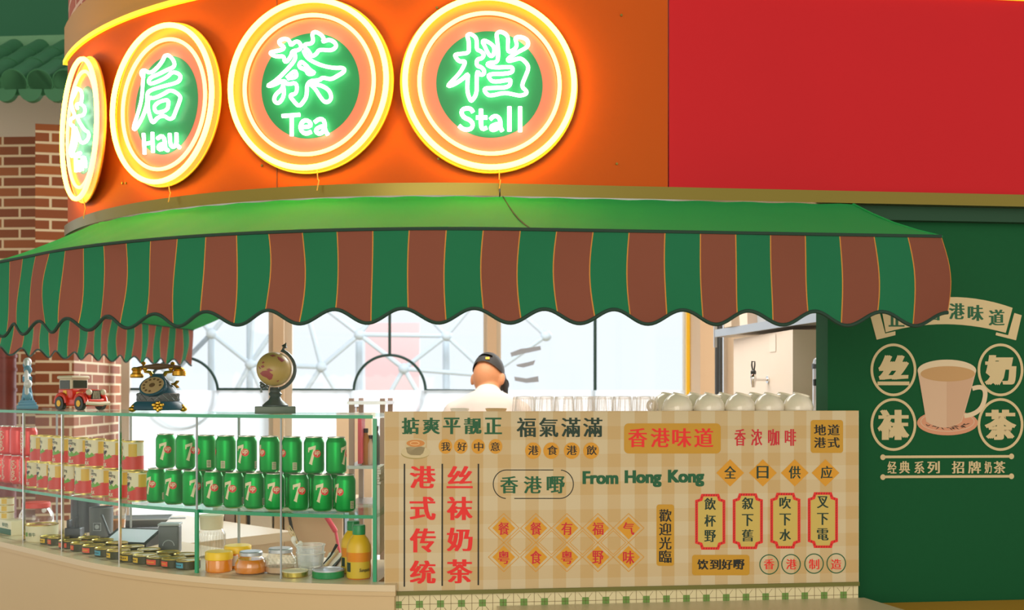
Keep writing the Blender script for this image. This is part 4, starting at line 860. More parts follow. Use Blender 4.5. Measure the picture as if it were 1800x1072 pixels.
fn = cylfn(.062); mb = MB(); wgrid(mb, fn, (-.09, .004), (-.012, .004), (-.022, .058), (-.09, .058), 12, 1, .0005); mb.build('orange_label', 'tin_coral', t, recalc=False); mb = MB(); wgrid(mb, fn, (.0, .022), (.014, .022), (.014, .038), (.0, .038), 2, 1, .0006); mb.build('green_mark', 'tin_leaf', t, recalc=False); mb = MB(); letters(mb, '鲜牛', (.02, .038, .05, .022), fn, off=.01, lift=.001); mb.build('label_writing', 'ink_green', t, recalc=False, smooth=0)
p, an = at(22, .0); t = thing('milk_carton', 'low white and green carton at the far left of the case floor', 'carton', p, an)
mb = MB(); mb.box((0, 0, .03), (.12, .06, .06), bev=.002); mb.build('box', 'tin_cream', t); mb = MB(); mb.box((0, -.0301, .014), (.116, .001, .024)); mb.build('green_panel', 'ink_green', t, smooth=0); mb = MB(); letters(mb, '鲜奶', (-.03, .05, .03, .032), lambda x, y, l=0: Vector((x, -.0306 - l, y)), off=.01); mb.build('writing', 'ink_green', t, smooth=0, recalc=False)
for j, (px, z) in enumerate(((6, .0602), (6, .0902), (6, .1202))):
    p, an = at(px + 6, -.0, ZB); t = thing('cream_tin', 'small white tin with gold lid on the carton, %s of the stack' % ('lowest', 'middle', 'topmost')[j], 'tin', p + Vector((0, 0, z)), an, 'white tins stacked on the carton')
    mb = MB(); mb.lathe([(.028, 0), (.029, .001), (.029, .026)], seg=24); mb.build('body', 'tin_cream', t); mb = MB(); mb.lathe([(.0295, .026), (.03, .0265), (.03, .0295), (.027, .0295), (.0001, .028)], seg=24); mb.build('lid', 'tin_gold', t); mb = MB(); wgrid(mb, cylfn(.029), (.012, .004), (.034, .004), (.034, .024), (.012, .024), 4, 1, .0004); mb.build('yellow_label', 'tin_yellow', t, recalc=False)
# ---- right bay: jars and bottles
def jar(name, label, px, d, body, lidp, bm='jar_glass', lm='silver_lid', fill=None, fm='honey', rz=0):
    p, an = at(px, d); t = thing(name, label, 'jar', p, an + rz)
    mb = MB(); mb.lathe(body, seg=32); mb.build('jar_body', bm, t); mb = MB(); mb.lathe(lidp, seg=32); mb.build('lid', lm, t)
    if fill: mb = MB(); mb.lathe(fill, seg=32); mb.build('contents', fm, t)
    return t
t = jar('storage_jar', 'tall ribbed clear jar with frosted stopper behind the honey jars', 372, -.20, [(.046, 0), (.048, .004), (.048, .082), (.046, .09), (.040, .098), (.038, .102)], [(.036, .10), (.040, .102), (.042, .142), (.044, .146), (.043, .152), (.0001, .153)], lm='frost_white')
mb = MB()
for i in range(28): a = math.tau * i / 28; mb.rod((.0483 * math.cos(a), .0483 * math.sin(a), .006), (.0483 * math.cos(a), .0483 * math.sin(a), .082), .0016, seg=5)
mb.build('ribs', 'jar_glass', t)
t = jar('honey_jar', 'amber honey jar with a wide yellow screw lid, nearest the glass', 385, .018, [(.040, 0), (.043, .003), (.043, .038), (.041, .042)], [(.0445, .040), (.0455, .041), (.0455, .062), (.043, .066), (.0001, .0665)], bm='honey', lm='yellow_lid')
t = jar('honey_jar', 'honey jar with yellow lid and white label behind two others', 418, -.075, [(.040, 0), (.043, .003), (.043, .048), (.041, .052)], [(.0445, .050), (.0455, .051), (.0455, .070), (.043, .074), (.0001, .0745)], bm='honey', lm='yellow_lid')
mb = MB(); wgrid(mb, cylfn(.043), (-.03, .01), (.03, .01), (.03, .044), (-.03, .044), 10, 1, .0005); mb.build('label', 'white_plastic', t, recalc=False)
t = jar('preserve_jar', 'bulging jar of orange marmalade with a silver lid', 441, .010, [(.044, 0), (.050, .004), (.052, .02), (.051, .034), (.040, .052), (.035, .056), (.035, .06)], [(.036, .058), (.0375, .059), (.0375, .069), (.035, .072), (.0001, .0725)], fill=[(.043, .002), (.049, .005), (.0508, .02), (.0498, .033), (.041, .046), (.0001, .046)], fm='honey')
t = jar('sugar_jar', 'faceted clear jar with silver lid and pale brown sugar', 493, -.03, [(.042, 0), (.049, .004), (.050, .03), (.049, .048), (.038, .064), (.037, .068)], [(.038, .066), (.0395, .067), (.0395, .078), (.037, .081), (.0001, .0815)], fill=[(.041, .002), (.0475, .005), (.048, .022), (.0001, .022)], fm='sugar')
mb = MB()
for k in range(3):
    for i in range(20): a = math.tau * (i + .5 * (k % 2)) / 20; mb.ball((.0495 * math.cos(a), .0495 * math.sin(a), .028 + k * .009), .0045, 6, 4)
mb.build('facets', 'jar_glass', t)
for j, z in enumerate((0, .026)):
    p, an = at(546, -.05); t = thing('plastic_tub', ('lower' if j == 0 else 'upper') + ' clear plastic tub of the nested pair beside the sugar jar', 'tub', p + Vector((0, 0, z)), an, 'nested clear plastic tubs')
    mb = MB(); mb.lathe([(.036 + j * .0005, .0005), (.038 + j * .0005, .002), (.045, .062), (.0475, .063), (.0475, .066), (.0445, .066), (.0375, .004), (.0001, .003)], seg=32); mb.build('tub_wall', 'plastic_clear', t)
    mb = MB(); mb.tube([(.0472 * math.cos(math.tau * i / 32), .0472 * math.sin(math.tau * i / 32), .0665) for i in range(32)], .0012, 6, closed=True); mb.build('rim', 'white_plastic', t)
p, an = at(519, .02); t = thing('shallow_tin', 'shallow gold rimmed tin lying flat before the plastic tubs', 'tin', p, an); mb = MB(); mb.lathe([(.039, 0), (.041, .002), (.041, .016)], seg=32); mb.build('body', 'tin_gold', t); mb = MB(); mb.lathe([(.042, .016), (.042, .019), (.039, .019), (.038, .0165), (.0001, .017)], seg=32); mb.build('lid', 'tin_cream', t)
p, an = at(577, .010); t = thing('shallow_tin', 'shallow green tin with silver lid beside the juice bottles', 'tin', p, an); mb = MB(); mb.lathe([(.049, 0), (.051, .002), (.051, .022)], seg=32); mb.build('body', 'bottle_green', t); mb = MB(); mb.lathe([(.052, .022), (.052, .0255), (.048, .0255), (.047, .0225), (.0001, .023)], seg=32); mb.build('lid', 'silver_lid', t)
def bottle(label, px, d, front):
    p, an = at(px, d); t = thing('juice_bottle', label, 'bottle', p, an, 'green capped juice bottles')
    pr = [(.034, 0), (.038, .004), (.0385, .04), (.037, .05), (.0385, .064), (.0395, .085), (.038, .105), (.030, .124), (.0205, .136), (.019, .140)]
    mb = MB(); mb.lathe([q for q in pr if q[1] <= .085], seg=32, caps=True); mb.build('lower_body', 'juice', t); mb = MB(); mb.lathe([(.0395, .085), (.038, .105), (.030, .124), (.0205, .136), (.019, .140)], seg=32); mb.build('upper_body', 'juice_light', t)
    mb = MB(); mb.lathe([(.0195, .139), (.0205, .140), (.0205, .166), (.019, .169), (.0001, .1695)], seg=24); mb.build('cap', 'bottle_green', t)
    fn = cylfn(.0388); mb = MB(); wgrid(mb, fn, (-.05, .004), (.05, .004), (.05, .056), (-.05, .056), 16, 1, .0006); mb.build('label', 'label_yellow', t, recalc=False)
    mb = MB(); wgrid(mb, fn, (-.036, .024), (-.017, .024), (-.017, .053), (-.036, .053), 5, 1, .001); mb.build('green_label', 'ink_dark', t, recalc=False)
    mb = MB(); letters(mb, 'Sunquick', (.012, .036, .05, .022), fn, off=.03, shear=.15, lift=.0014); mb.build('label_writing', 'ink_black', t, recalc=False, smooth=0)
bottle('orange juice bottle with green cap and yellow label, nearest the case end', 631, .012, True); bottle('orange juice bottle with green cap standing behind the nearer one', 621, -.085, False)
# cutlery tray and utensils
p, an = at(596, -.10); t = thing('cutlery_tray', 'white tilted tray of cutlery behind the green tin', 'tray', p, an)
mb = MB(); mb.hexa([(-.05, -.03, 0), (.05, -.03, 0), (.05, .04, 0), (-.05, .04, 0)], [(-.05, -.03, .012), (.05, -.03, .012), (.05, .04, .055), (-.05, .04, .055)]); mb.build('tray_body', 'white_plastic', t, smooth=0)
for j, x in enumerate((-.03, .0, .03)):
    mb = MB(); a, b = Vector((x - .008, -.03, .018)), Vector((x + .012, .036, .06)); mb.tube([a, a.lerp(b, .5), b], .005, 6, rs=[.007, .004, .006]); mb.build('clip', 'wood_pale' if j != 1 else 'dark_steel', t)
mb = MB(); mb.tube([(-.055, -.03, .015), (-.03, .0, .05), (-.015, .02, .085)], .004, 6, rs=[.002, .003, .006]); mb.build('knife', 'black_plastic', t)
p, an = at(536, -.14); t = thing('fork_pot', 'steel pot holding a wooden fork behind the plastic tubs', 'pot', p, an); mb = MB(); mb.lathe([(.028, 0), (.03, .002), (.03, .06), (.0285, .06), (.028, .004), (.0001, .003)], seg=24); mb.build('pot_wall', 'steel', t)
p2 = p + Vector((0, 0, .01)); mb = MB(); a, b = Vector((.015, 0, 0)), Vector((-.045, 0, .098)); mb.tube([a, a.lerp(b, .7), b], .004, 6, rs=[.004, .0035, .008]); dn = (b - a).normalized()
for k in (-1, 0, 1): q = b + Vector((dn.z, 0, -dn.x)) * k * .0065; mb.rod(q - dn * .004, q + dn * .035, .0022, .0014, 6)
o = mb.build('wooden_fork', 'wood_pale', origin=(0, 0, 0)); o.location = p2; o.rotation_euler = (0, 0, an); tag(o, 'pale wooden fork leaning up and left out of the pot', 'fork')
for j, (dx, h) in enumerate(((-.02, .078), (-.012, .062))):
    mb = MB(); mb.tube([(0, 0, 0), (dx * .6, 0, h * .6), (dx * 1.6, 0, h)], .003, 6, rs=[.003, .003, .006]); mb.ball((dx * 1.6, 0, h + .008), .009, 10, 8, (1, .4, 1.3)); o = mb.build('plastic_spoon', 'white_plastic', origin=(0, 0, 0)); o.location = p2 + Vector((-.005 + .01 * j, -.008, .0)); tag(o, ('taller' if j == 0 else 'shorter') + ' white plastic spoon leaning in the pot beside the fork', 'spoon')

# ---- things standing on the top glass
p, an = C(48, -.06, ZT); t = thing('wheel_ornament', 'blue and silver wheel ornament on a stepped base, far left of case top', 'ornament', p, R(26))
mb = MB(); mb.box((0, 0, .008), (.082, .05, .016), bev=.002); mb.box((0, 0, .022), (.07, .042, .012), bev=.002); mb.box((0, 0, .032), (.058, .035, .010), bev=.002); mb.build('base', 'statue_blue', t)
mb = MB(); mb.tube([(0 + .008 * math.cos(a) * .6, .068 * math.cos(a), .125 + .078 * math.sin(a)) for a in [math.tau * i / 40 for i in range(40)]], .008, 8, closed=True); mb.build('wheel_rim', 'statue_white', t)
mb = MB(); mb.rod((-.018, 0, .036), (-.004, 0, .13), .006); mb.rod((.018, 0, .036), (.004, 0, .13), .006); mb.rod((-.018, 0, .125), (.018, 0, .125), .012); mb.build('stand', 'statue_blue', t)
for i in range(8):
    a = math.tau * i / 8 + .2; mb = MB(); mb.ball((0, .068 * math.cos(a), .125 + .078 * math.sin(a) - .004), .015, 10, 8, (1.1, .8, 1.25)); mb.build('gondola', 'statue_blue' if i % 2 else 'statue_white', t)
p, an = C(141, -.09, ZT); t = thing('toy_car', 'red and black vintage toy car with cream roof on the case', 'toy car', p, R(-33)); t.scale = (1.42, 1.42, 1.42)
mb = MB(); mb.box((0, 0, .022), (.145, .058, .022), bev=.006); mb.box((-.03, 0, .045), (.062, .056, .03), bev=.005); mb.box((.038, 0, .044), (.062, .044, .028), bev=.011); mb.build('body', 'toy_red', t)
mb = MB(); mb.box((-.03, 0, .072), (.058, .054, .032), bev=.005); mb.build('cabin', 'toy_cream', t)
for sx_, sy_, w_, d_ in ((-.03, -.0275, .044, .001), (-.03, .0275, .044, .001)): mb = MB(); mb.box((sx_, sy_, .071), (w_, d_, .024)); mb.build('window', 'toy_window', t, smooth=0)
mb = MB(); mb.box((.0, 0, .072), (.001, .044, .022)); mb.build('windscreen', 'toy_window', t, smooth=0)
mb = MB(); mb.box((-.031, 0, .091), (.068, .060, .010), bev=.0045); mb.build('roof', 'toy_cream', t)
for sx_ in (-.042, .046):
    for sy_ in (-1, 1):
        mb = MB(); mb.tube([(sx_ + .024 * math.cos(a), sy_ * .031, .02 + .024 * math.sin(a)) for a in [math.pi * i / 10 for i in range(11)]], .006, 8); mb.build('fender', 'toy_red', t)
        mb = MB(); mb.rod((sx_, sy_ * .026, .019), (sx_, sy_ * .038, .019), .019, seg=20); wh = mb.build('wheel', 'toy_black', t); mb = MB(); mb.rod((sx_, sy_ * .036, .019), (sx_, sy_ * .0392, .019), .009, seg=14); mb.build('hub', 'gold', wh)
for sy_ in (-1, 1): mb = MB(); mb.ball((.070, sy_ * .022, .050), .0085, 12, 8); mb.build('headlamp', 'toy_cream', t)
mb = MB(); mb.prism([(.0695, -.016, .03), (.0695, .016, .03), (.0695, .012, .055), (.0695, -.012, .055)], (.0015, 0, 0)); mb.build('grille', 'toy_black', t, smooth=0)
mb = MB()
for i in range(5): mb.rod((.0715, -.010 + i * .005, .032), (.0715, -.008 + i * .004, .053), .0009, seg=5)
mb.build('grille_bars', 'toy_cream', t)
mb = MB(); mb.tube([(.078, -.036, .020), (.084, 0, .018), (.078, .036, .020)], .005, 8); mb.build('bumper', 'toy_cream', t)
mb = MB(); mb.box((.03, -.0225, .046), (.03, .001, .008)); mb.box((-.028, -.0285, .045), (.016, .001, .02)); mb.build('side_trim', 'gold', t, smooth=0)
# telephone
p, an = C(278, -.10, ZT); t = thing('antique_telephone', 'teal and gold antique dial telephone with a horizontal handset', 'telephone', p, R(17)); t.scale = (1.25, 1.1, 1.02)
mb = MB(); mb.lathe([(.072, .006), (.078, .010), (.074, .022), (.064, .034), (.060, .037)], seg=40, sy=.72); mb.build('base', 'phone_teal', t)
mb = MB(); mb.lathe([(.058, .036), (.059, .038), (.059, .064), (.056, .067)], seg=40, sy=.72)
mb.build('collar', 'phone_grey', t)
mb = MB()
for i in range(18):
    for s_ in (-1, 1): a = math.tau * i / 18; b = a + s_ * .35; mb.rod((.0592 * math.cos(a), .0592 * .72 * math.sin(a), .040), (.0592 * math.cos(b), .0592 * .72 * math.sin(b), .063), .0012, seg=5)
mb.build('lattice_trim', 'pewter', t)
mb = MB(); mb.lathe([(.052, .066), (.048, .08), (.036, .1), (.026, .115), (.018, .128), (.016, .135)], seg=32, sy=.8); mb.build('body', 'phone_teal', t)
rt = Matrix.Rotation(R(58), 3, 'X') @ Matrix.Identity(3); rt = Matrix.Rotation(R(-28), 3, 'Z') @ rt
dcen = Vector((-.014, -.034, .092)); mb = MB(); mb.lathe([(.034, -.022), (.041, 0), (.039, .003), (.035, .003)], dcen, 32, mt=rt); mb.build('dial_housing', 'phone_teal', t)
mb = MB(); mb.lathe([(.035, .002), (.034, .0045), (.0001, .005)], dcen, 32, mt=rt); dl = mb.build('dial', 'dial', t)
mb = MB()
for i in range(10): a = math.tau * i / 12; c_ = dcen + rt @ Vector((.025 * math.cos(a), .025 * math.sin(a), .0052)); mb.lathe([(.0042, 0), (.0001, .0004)], c_, 12, mt=rt)
mb.lathe([(.009, 0), (.0001, .0006)], dcen + rt @ Vector((0, 0, .0052)), 16, mt=rt); mb.build('finger_holes', 'phone_brown', dl)
for s_ in (-1, 1):
    mb = MB(); mb.tube([(s_ * .014, 0, .125), (s_ * .022, 0, .14), (s_ * .034, 0, .142), (s_ * .036, 0, .152)], .006, 8); mb.ball((s_ * .036, 0, .153), .008, 10, 8); mb.build('cradle', 'gold', t)
hs = thing('handset', None, None); hs.parent = t
mb = MB(); mb.tube([(-.062, 0, .150), (-.04, 0, .158), (0, 0, .160), (.04, 0, .162), (.062, 0, .156)], .006, 10, rs=[.007, .006, .012, .006, .007]); o = mb.build('handset_grip', 'phone_brown', t)
bpy.data.objects.remove(hs)
for s_ in (-1, 1):
    mb = MB(); mb.lathe([(.009, .004), (.014, 0), (.015, -.006), (.012, -.010), (.013, -.018), (.018, -.022), (.019, -.030), (.017, -.034), (.0001, -.034)] if s_ < 0 else [(.009, .004), (.014, 0), (.016, -.003), (.014, -.007), (.019, -.010), (.020, -.024), (.017, -.027), (.0001, -.027)], (s_ * .058, 0, .154), 20); mb.build('mouthpiece' if s_ < 0 else 'earpiece', 'gold', t)
    mb = MB(); mb.lathe([(.004, .155), (.006, .160), (.003, .165), (.007, .170), (.006, .175), (.0001, .179)], (s_ * .040, 0, 0), 12); mb.build('finial', 'gold', t)
for a in (200, 340, 90): x, y = .074 * math.cos(R(a)), .056 * math.sin(R(a)); mb = MB(); mb.ball((x, y, .010), .011, 12, 8, (1, 1, .9)); mb.ball((x * .95, y * .95, .02), .007, 10, 8); mb.build('foot', 'gold', t)
mb = MB(); [mb.ball((math.cos(a) * .011, -.0565, .022 + math.sin(a) * .010), .0065, 8, 6, (1, .5, 1)) for a in [math.tau * i / 5 + .3 for i in range(5)]]; mb.ball((0, -.058, .022), .006, 8, 6, (1, .6, 1)); mb.ball((0, -.056, .008), .006, 8, 6, (.8, .5, 1.4)); mb.build('flower_mount', 'gold', t)
mb = MB(); mb.rod((.034, 0, .098), (.05, 0, .098), .004); mb.tube([(.050 + .004 * math.cos(a), .012 * math.cos(a * .5), .085 + a * .004) for a in [i * .5 for i in range(14)]], .005, 6); mb.build('hook', 'gold', t)
# globe
p, an = C(484, -.07, ZT); t = thing('desk_globe', 'small antique desk globe with maroon continents on a pewter stand', 'globe', p, R(12))
mb = MB(); mb.box((0, 0, .012), (.132, .07, .024), bev=.002); mb.build('base', 'pewter_base', t)
mb = MB(); mb.lathe([(.042, .024), (.043, .028), (.034, .036), (.022, .046), (.017, .056), (.019, .060), (.022, .066), (.017, .072), (.019, .078), (.015, .082), (.012, .088)], seg=28, sy=.8); mb.build('stand', 'pewter', t)
gc = Vector((-.004, 0, .148)); gr = .0575; ax = Matrix.Rotation(R(24), 3, 'Y')
mb = MB(); mb.ball(gc, gr, 40, 24, mt=ax); gl = mb.build('sphere', 'globe_sea', t)
def onglobe(lon, lat, l=.0006): v = Vector((math.cos(R(lat)) * math.sin(R(lon)), -math.cos(R(lat)) * math.cos(R(lon)), math.sin(R(lat)))) * (gr + l); return gc + v
def patch(pts, nm):
    mb = MB(); cx = sum(x for x, _ in pts) / len(pts); cy = sum(y for _, y in pts) / len(pts); vs = [onglobe(cx, cy)]; n = len(pts)
    for k in (1, 2, 3, 4): vs += [onglobe(cx + (x - cx) * k / 4, cy + (y - cy) * k / 4) for x, y in pts]
    fs = [(0, 1 + i, 1 + (i + 1) % n) for i in range(n)] + [(1 + k * n + i, 1 + (k + 1) * n + i, 1 + (k + 1) * n + (i + 1) % n, 1 + k * n + (i + 1) % n) for k in range(3) for i in range(n)]
    mb.add(vs, fs); mb.build(nm, 'globe_land', gl, recalc=False)
def gp_(x, y): X, Z = (x - 267) * .00055, (335 - y) * .00055; X = max(-.95 * gr, min(.95 * gr, X)); return (math.degrees(math.asin(max(-.98, min(.98, X / math.sqrt(max(1e-6, gr * gr - Z * Z)))))), math.degrees(math.asin(max(-.98, min(.98, Z / gr)))))
for pts in ([(185, 362), (200, 348), (225, 345), (240, 340), (262, 372), (255, 395), (240, 402), (225, 388), (200, 378)], [(190, 320), (205, 312), (213, 325), (198, 330)], [(175, 318), (184, 325), (192, 336), (184, 336)], [(220, 338), (240, 332), (262, 346), (248, 350)], [(285, 262), (310, 268), (330, 285), (312, 295), (292, 280)], [(240, 255), (262, 250), (280, 258), (258, 264)], [(280, 408), (298, 400), (290, 412)], [(195, 300), (205, 290), (213, 298), (203, 304)]):
    patch([gp_(x, y) for x, y in pts], 'continent')
mb = MB(); mb.tube([gc + Vector((math.sin(a) * .068, 0, math.cos(a) * .068)) for a in [R(22 + i * 170 / 30) for i in range(31)]], .006, 8); mb.build('meridian_arc', 'pewter', t)
a1 = gc + Vector((math.sin(R(24)) * .07, 0, math.cos(R(24)) * .07)); a2 = gc - Vector((math.sin(R(24)) * .068, 0, math.cos(R(24)) * .068)); dv = (a1 - gc).normalized()
q = dv.to_track_quat('Z', 'Y').to_matrix(); mb = MB(); mb.lathe([(.006, -.008), (.004, 0), (.004, .008), (.010, .012), (.004, .020), (.0001, .028)], a1, 12, mt=q); mb.build('finial', 'pewter', t)
mb = MB(); mb.tube([a2 + dv * .012, a2 - dv * .004], .004, 8); mb.ball((-.042, 0, .093), .009, 10, 8); mb.tube([(-.02, 0, .088), (-.042, 0, .093), (-.047, 0, .078), (-.045, 0, .07)], .0035, 6); mb.rod((-.05, 0, .105), (-.03, 0, .09), .004); mb.build('lower_finial', 'pewter', t)

# ================================================================ WORKTOP BEHIND THE PANEL, GLASSES AND CUPS
ZW = -.092
wt = thing('service_worktop', 'cream worktop behind the slogan board carrying glasses and cups', 'worktop', F(uof(1090, 0), -.2, -EZ), world=True)
uw = uof(1454, GD) - .012; mb = fbox(pu0 + .06, uw, -.50, .036, ZW - .03, ZW); mb.add(*(lambda q: (q.v, q.f))(fbox(uw, uw + .16, -.50, -.18, ZW - .03, ZW))); mb.build('worktop_slab', 'worktop', wt, smooth=0)
fbox(pu0 + .08, uw - .01, -.48, -.005, -EZ, ZW - .03).build('cabinet', 'beige_wall', wt, smooth=0)
def fp(px, d, dz): q = Q(px, HOR, d); return Vector((q.x, q.y, EZ + dz))
t0 = thing('tumbler_glass', None, 'glass', group='upturned tumblers behind the slogan board')
mb = MB(); n = 16
mb.lathe([(.034, 0), (.035, .002), (.0335, .03), (.030, .072), (.028, .076), (.0001, .0765)], seg=32); mb.build('glass_wall', 'tumbler_glass', t0)
mb = MB(); mb.lathe([(.0295, .066), (.0285, .0755), (.0001, .0768)], seg=24, caps=False); mb.build('thick_base', 'tumbler_glass', t0)
mb = MB()
for i in range(12): a = math.tau * i / 12; mb.rod((.0338 * math.cos(a), .0338 * math.sin(a), .02), (.0300 * math.cos(a), .0300 * math.sin(a), .07), .0014, seg=5)
mb.build('flutes', 'tumbler_glass', t0)
k = 0
for r_, (d, x0, x1, nn) in enumerate(((-.01, 923, 1128, 7), (-.085, 918, 1140, 7), (-.16, 922, 1135, 6))):
    for i in range(nn): put(t0, k, fp(x0 + (x1 - x0) * i / (nn - 1), d, ZW), random.random() * 6, 'upturned glass tumbler in the %s row, %s from the left' % (('front', 'middle', 'rear')[r_], ordinal(i))); k += 1
def cup(handle):
    t = thing('ceramic_cup', None, 'cup', group='upturned cream cups behind the slogan board')
    rt = Matrix.Rotation(R(15), 3, 'Y')
    pr = [(.044, 0), (.047, .004), (.0505, .022), (.048, .042), (.040, .058), (.030, .068), (.028, .070)]
    mb = MB(); mb.lathe(pr, (0, 0, .010), 36, mt=rt); mb.build('bowl', 'ceramic', t)
    mb = MB(); mb.lathe([(.028, .068), (.027, .076), (.023, .076), (.021, .071), (.0001, .071)], (0, 0, .010), 28, mt=rt, caps=False); mb.build('foot_ring', 'ceramic', t)
    ha = [(-.046 , .018), (-.062, .022), (-.072, .034), (-.068, .05), (-.055, .056), (-.042, .050)]
    dr = Matrix.Rotation(R(handle), 3, 'Z'); mb = MB(); mb.tube([dr @ Vector((x, 0, z + .006)) for x, z in smooth_line(ha, 2)], .0055, 8); mb.build('handle', 'ceramic', t); return t
cA, cB = cup(250), cup(0)
k = 0
for i, px in enumerate((1187, 1243, 1297, 1348, 1399)): put(cA, k, fp(px, -.03, ZW), T + R(random.uniform(-8, 8)), 'cream cup upside down in the front row, %s from the left' % ordinal(i)); k += 1
for i, px in enumerate((1216, 1268, 1322, 1372)): put(cA, k, fp(px, -.135, ZW + .0), T + R(random.uniform(-20, 20)), 'cream cup upside down in the second row, %s from the left' % ordinal(i)); k += 1
put(cB, 0, fp(1168, -.125, ZW), T + R(25), 'cream cup upside down with its looped handle showing, beside the tumblers')
# urn at the right
p = Vector((kx(1453) * 3.95, 3.95, EZ + ZW)); t = thing('steel_urn', 'steel insulated urn with dark lid beside the green wall', 'urn', p + Vector((0, .0, 0)))
mb = MB(); mb.lathe([(.048, 0), (.05, .004), (.05, .175)], seg=32); mb.build('body', 'steel', t)
mb = MB(); mb.lathe([(.052, .175), (.053, .178), (.053, .192), (.05, .195)], seg=32); mb.build('lid_band', 'dark_steel', t); mb = MB(); mb.lathe([(.05, .194), (.046, .21), (.03, .224), (.0001, .23)], seg=32); mb.build('lid_dome', 'steel', t)
mb = MB(); mb.box((-.042, -.03, .125), (.03, .02, .025), bev=.004); mb.build('latch', 'black_plastic', t)

# ================================================================ INTERIOR
def rbox(u0, u1, d0, d1, z0, z1): return fbox(u0, u1, d0, d1, z0, z1)
bw = thing('work_counter', 'white topped low work counter inside the stall behind the case', 'counter', F(-.9, -1.0, -EZ), world=True)
wa, wb = oncurve(60, -.38), oncurve(326, -.38)
ribbon(wa, wb, -.375, ZB - .05, ZB - .01, .52, 24, CA).build('counter_slab', 'worktop', bw, smooth=.4); ribbon(wa + .03, wb - .03, -.40, -EZ, ZB - .05, .47, 24, CA).build('cabinet_body', 'pale_wall', bw, smooth=.4)
ZC = ZB - .0098
def onw(px, D):
    v = Vector((kx(px) * D, D)); return Vector((v.x, v.y, EZ + (ZB + .0004 if (v - FC).length - FR > -.362 else ZC)))
t = thing('dark_canister', 'dark grey canister with a pale round emblem on the inner counter', 'canister', onw(178, 4.42)); mb = MB(); mb.lathe([(.042, 0), (.045, .003), (.047, .12), (.045, .122), (.044, .006), (.0001, .006)], seg=28); mb.build('body', 'grey_plastic', t)
mb = MB(); fn = cylfn(.0465); [wgrid(mb, fn, (-.016 + 0, z), (.016, z), (.016, z + .002), (-.016, z + .002), 6, 1, .001) for z in (.03, .06)]; [wgrid(mb, fn, (x, .03), (x + .002, .03), (x + .002, .06), (x, .06), 1, 1, .001) for x in (-.016, .014)]; wdisc(mb, fn, 0, .046, .009, .009, .001); mb.build('emblem', 'grey_light', t, recalc=False)
t = thing('metal_pot', 'tall steel cylinder pot beside the dark canister', 'pot', onw(150, 4.6)); mb = MB(); mb.lathe([(.055, 0), (.058, .003), (.058, .15), (.055, .15), (.054, .005), (.0001, .005)], seg=28); mb.build('body', 'dark_steel', t); mb = MB(); mb.tube([(.058 * math.cos(math.tau * i / 28), .058 * math.sin(math.tau * i / 28), .15) for i in range(28)], .0025, 6, closed=True); mb.build('rim', 'steel', t)
t = thing('glass_tumbler', 'glass of orange drink behind the dark canister', 'glass', onw(207, 4.55)); mb = MB(); mb.lathe([(.03, 0), (.036, .1), (.034, .1), (.029, .004), (.0001, .004)], seg=24); mb.build('glass_wall', 'jar_glass', t); mb = MB(); mb.lathe([(.028, .005), (.032, .055), (.0001, .055)], seg=24); mb.build('drink', 'latte', t)
t = thing('charging_stand', 'black charging stand with a thin upright rod', 'stand', onw(131, 4.25)); mb = MB(); mb.box((0, 0, .03), (.06, .05, .06), bev=.004); mb.build('block', 'black_plastic', t); mb = MB(); mb.rod((.012, 0, .06), (.012, 0, .17), .004); mb.rod((.012, 0, .06), (.012, 0, .10), .009); mb.build('rod', 'black_plastic', t); mb = MB(); mb.box((-.02, 0, .075), (.012, .03, .03), bev=.003); mb.build('plug', 'black_plastic', t)
t = thing('serving_tray', 'grey rectangular tray lying on the inner counter', 'tray', onw(246, 4.78), R(12)); mb = MB(); mb.hexa([(-.10, -.06, .006), (.10, -.06, .006), (.10, .06, .006), (-.10, .06, .006)], [(-.13, -.085, .035), (.13, -.085, .035), (.13, .085, .035), (-.13, .085, .035)]); mb.build('tray_base', 'grey_plastic', t, smooth=0); mb = MB(); mb.box((0, 0, .002), (.16, .1, .008)); mb.build('tray_foot', 'dark_steel', t, smooth=0); mb = MB(); mb.box((.16, 0, .03), (.07, .03, .006), bev=.002); mb.build('tray_handle', 'grey_light', t); mb = MB(); mb.tube([(-.13, -.085, .036), (.13, -.085, .036), (.13, .085, .036), (-.13, .085, .036)], .003, 6, closed=True); mb.build('tray_rim', 'grey_light', t)
t = thing('payment_tablet', 'black payment tablet with pale tilted screen among the flat tins', 'tablet', onw(232, 4.2), R(-14)); mb = MB(); mb.hexa([(-.10, -.06, 0), (.10, -.06, 0), (.10, .06, 0), (-.10, .06, 0)], [(-.10, -.06, .012), (.10, -.06, .012), (.10, .06, .055), (-.10, .06, .055)]); mb.build('housing', 'black_plastic', t, smooth=0); mb = MB(); mb.poly([(-.085, -.05, .0165), (.085, -.05, .0165), (.085, .05, .0527), (-.085, .05, .0527)]); mb.build('screen', 'screen_pale', t, smooth=0); mb = MB(); mb.rod((-.10, .0, .035), (-.155, .03, .105), .005); mb.build('stylus', 'black_plastic', t)
t = thing('grey_caddy', 'translucent dark grey square caddy on the inner counter, right of the tablet', 'caddy', onw(299, 3.98), T); mb = MB(); mb.box((0, 0, .052), (.074, .06, .104), bev=.008); mb.build('body', 'grey_plastic', t); mb = MB(); mb.box((0, 0, .106), (.078, .064, .008), bev=.003); mb.build('rim', 'grey_light', t); mb = MB(); mb.tube([(.02 * math.cos(a), -.0305, .03 + .02 * math.sin(a)) for a in [math.pi * i / 12 for i in range(13)]], .0015, 6); mb.build('emblem', 'grey_light', t)
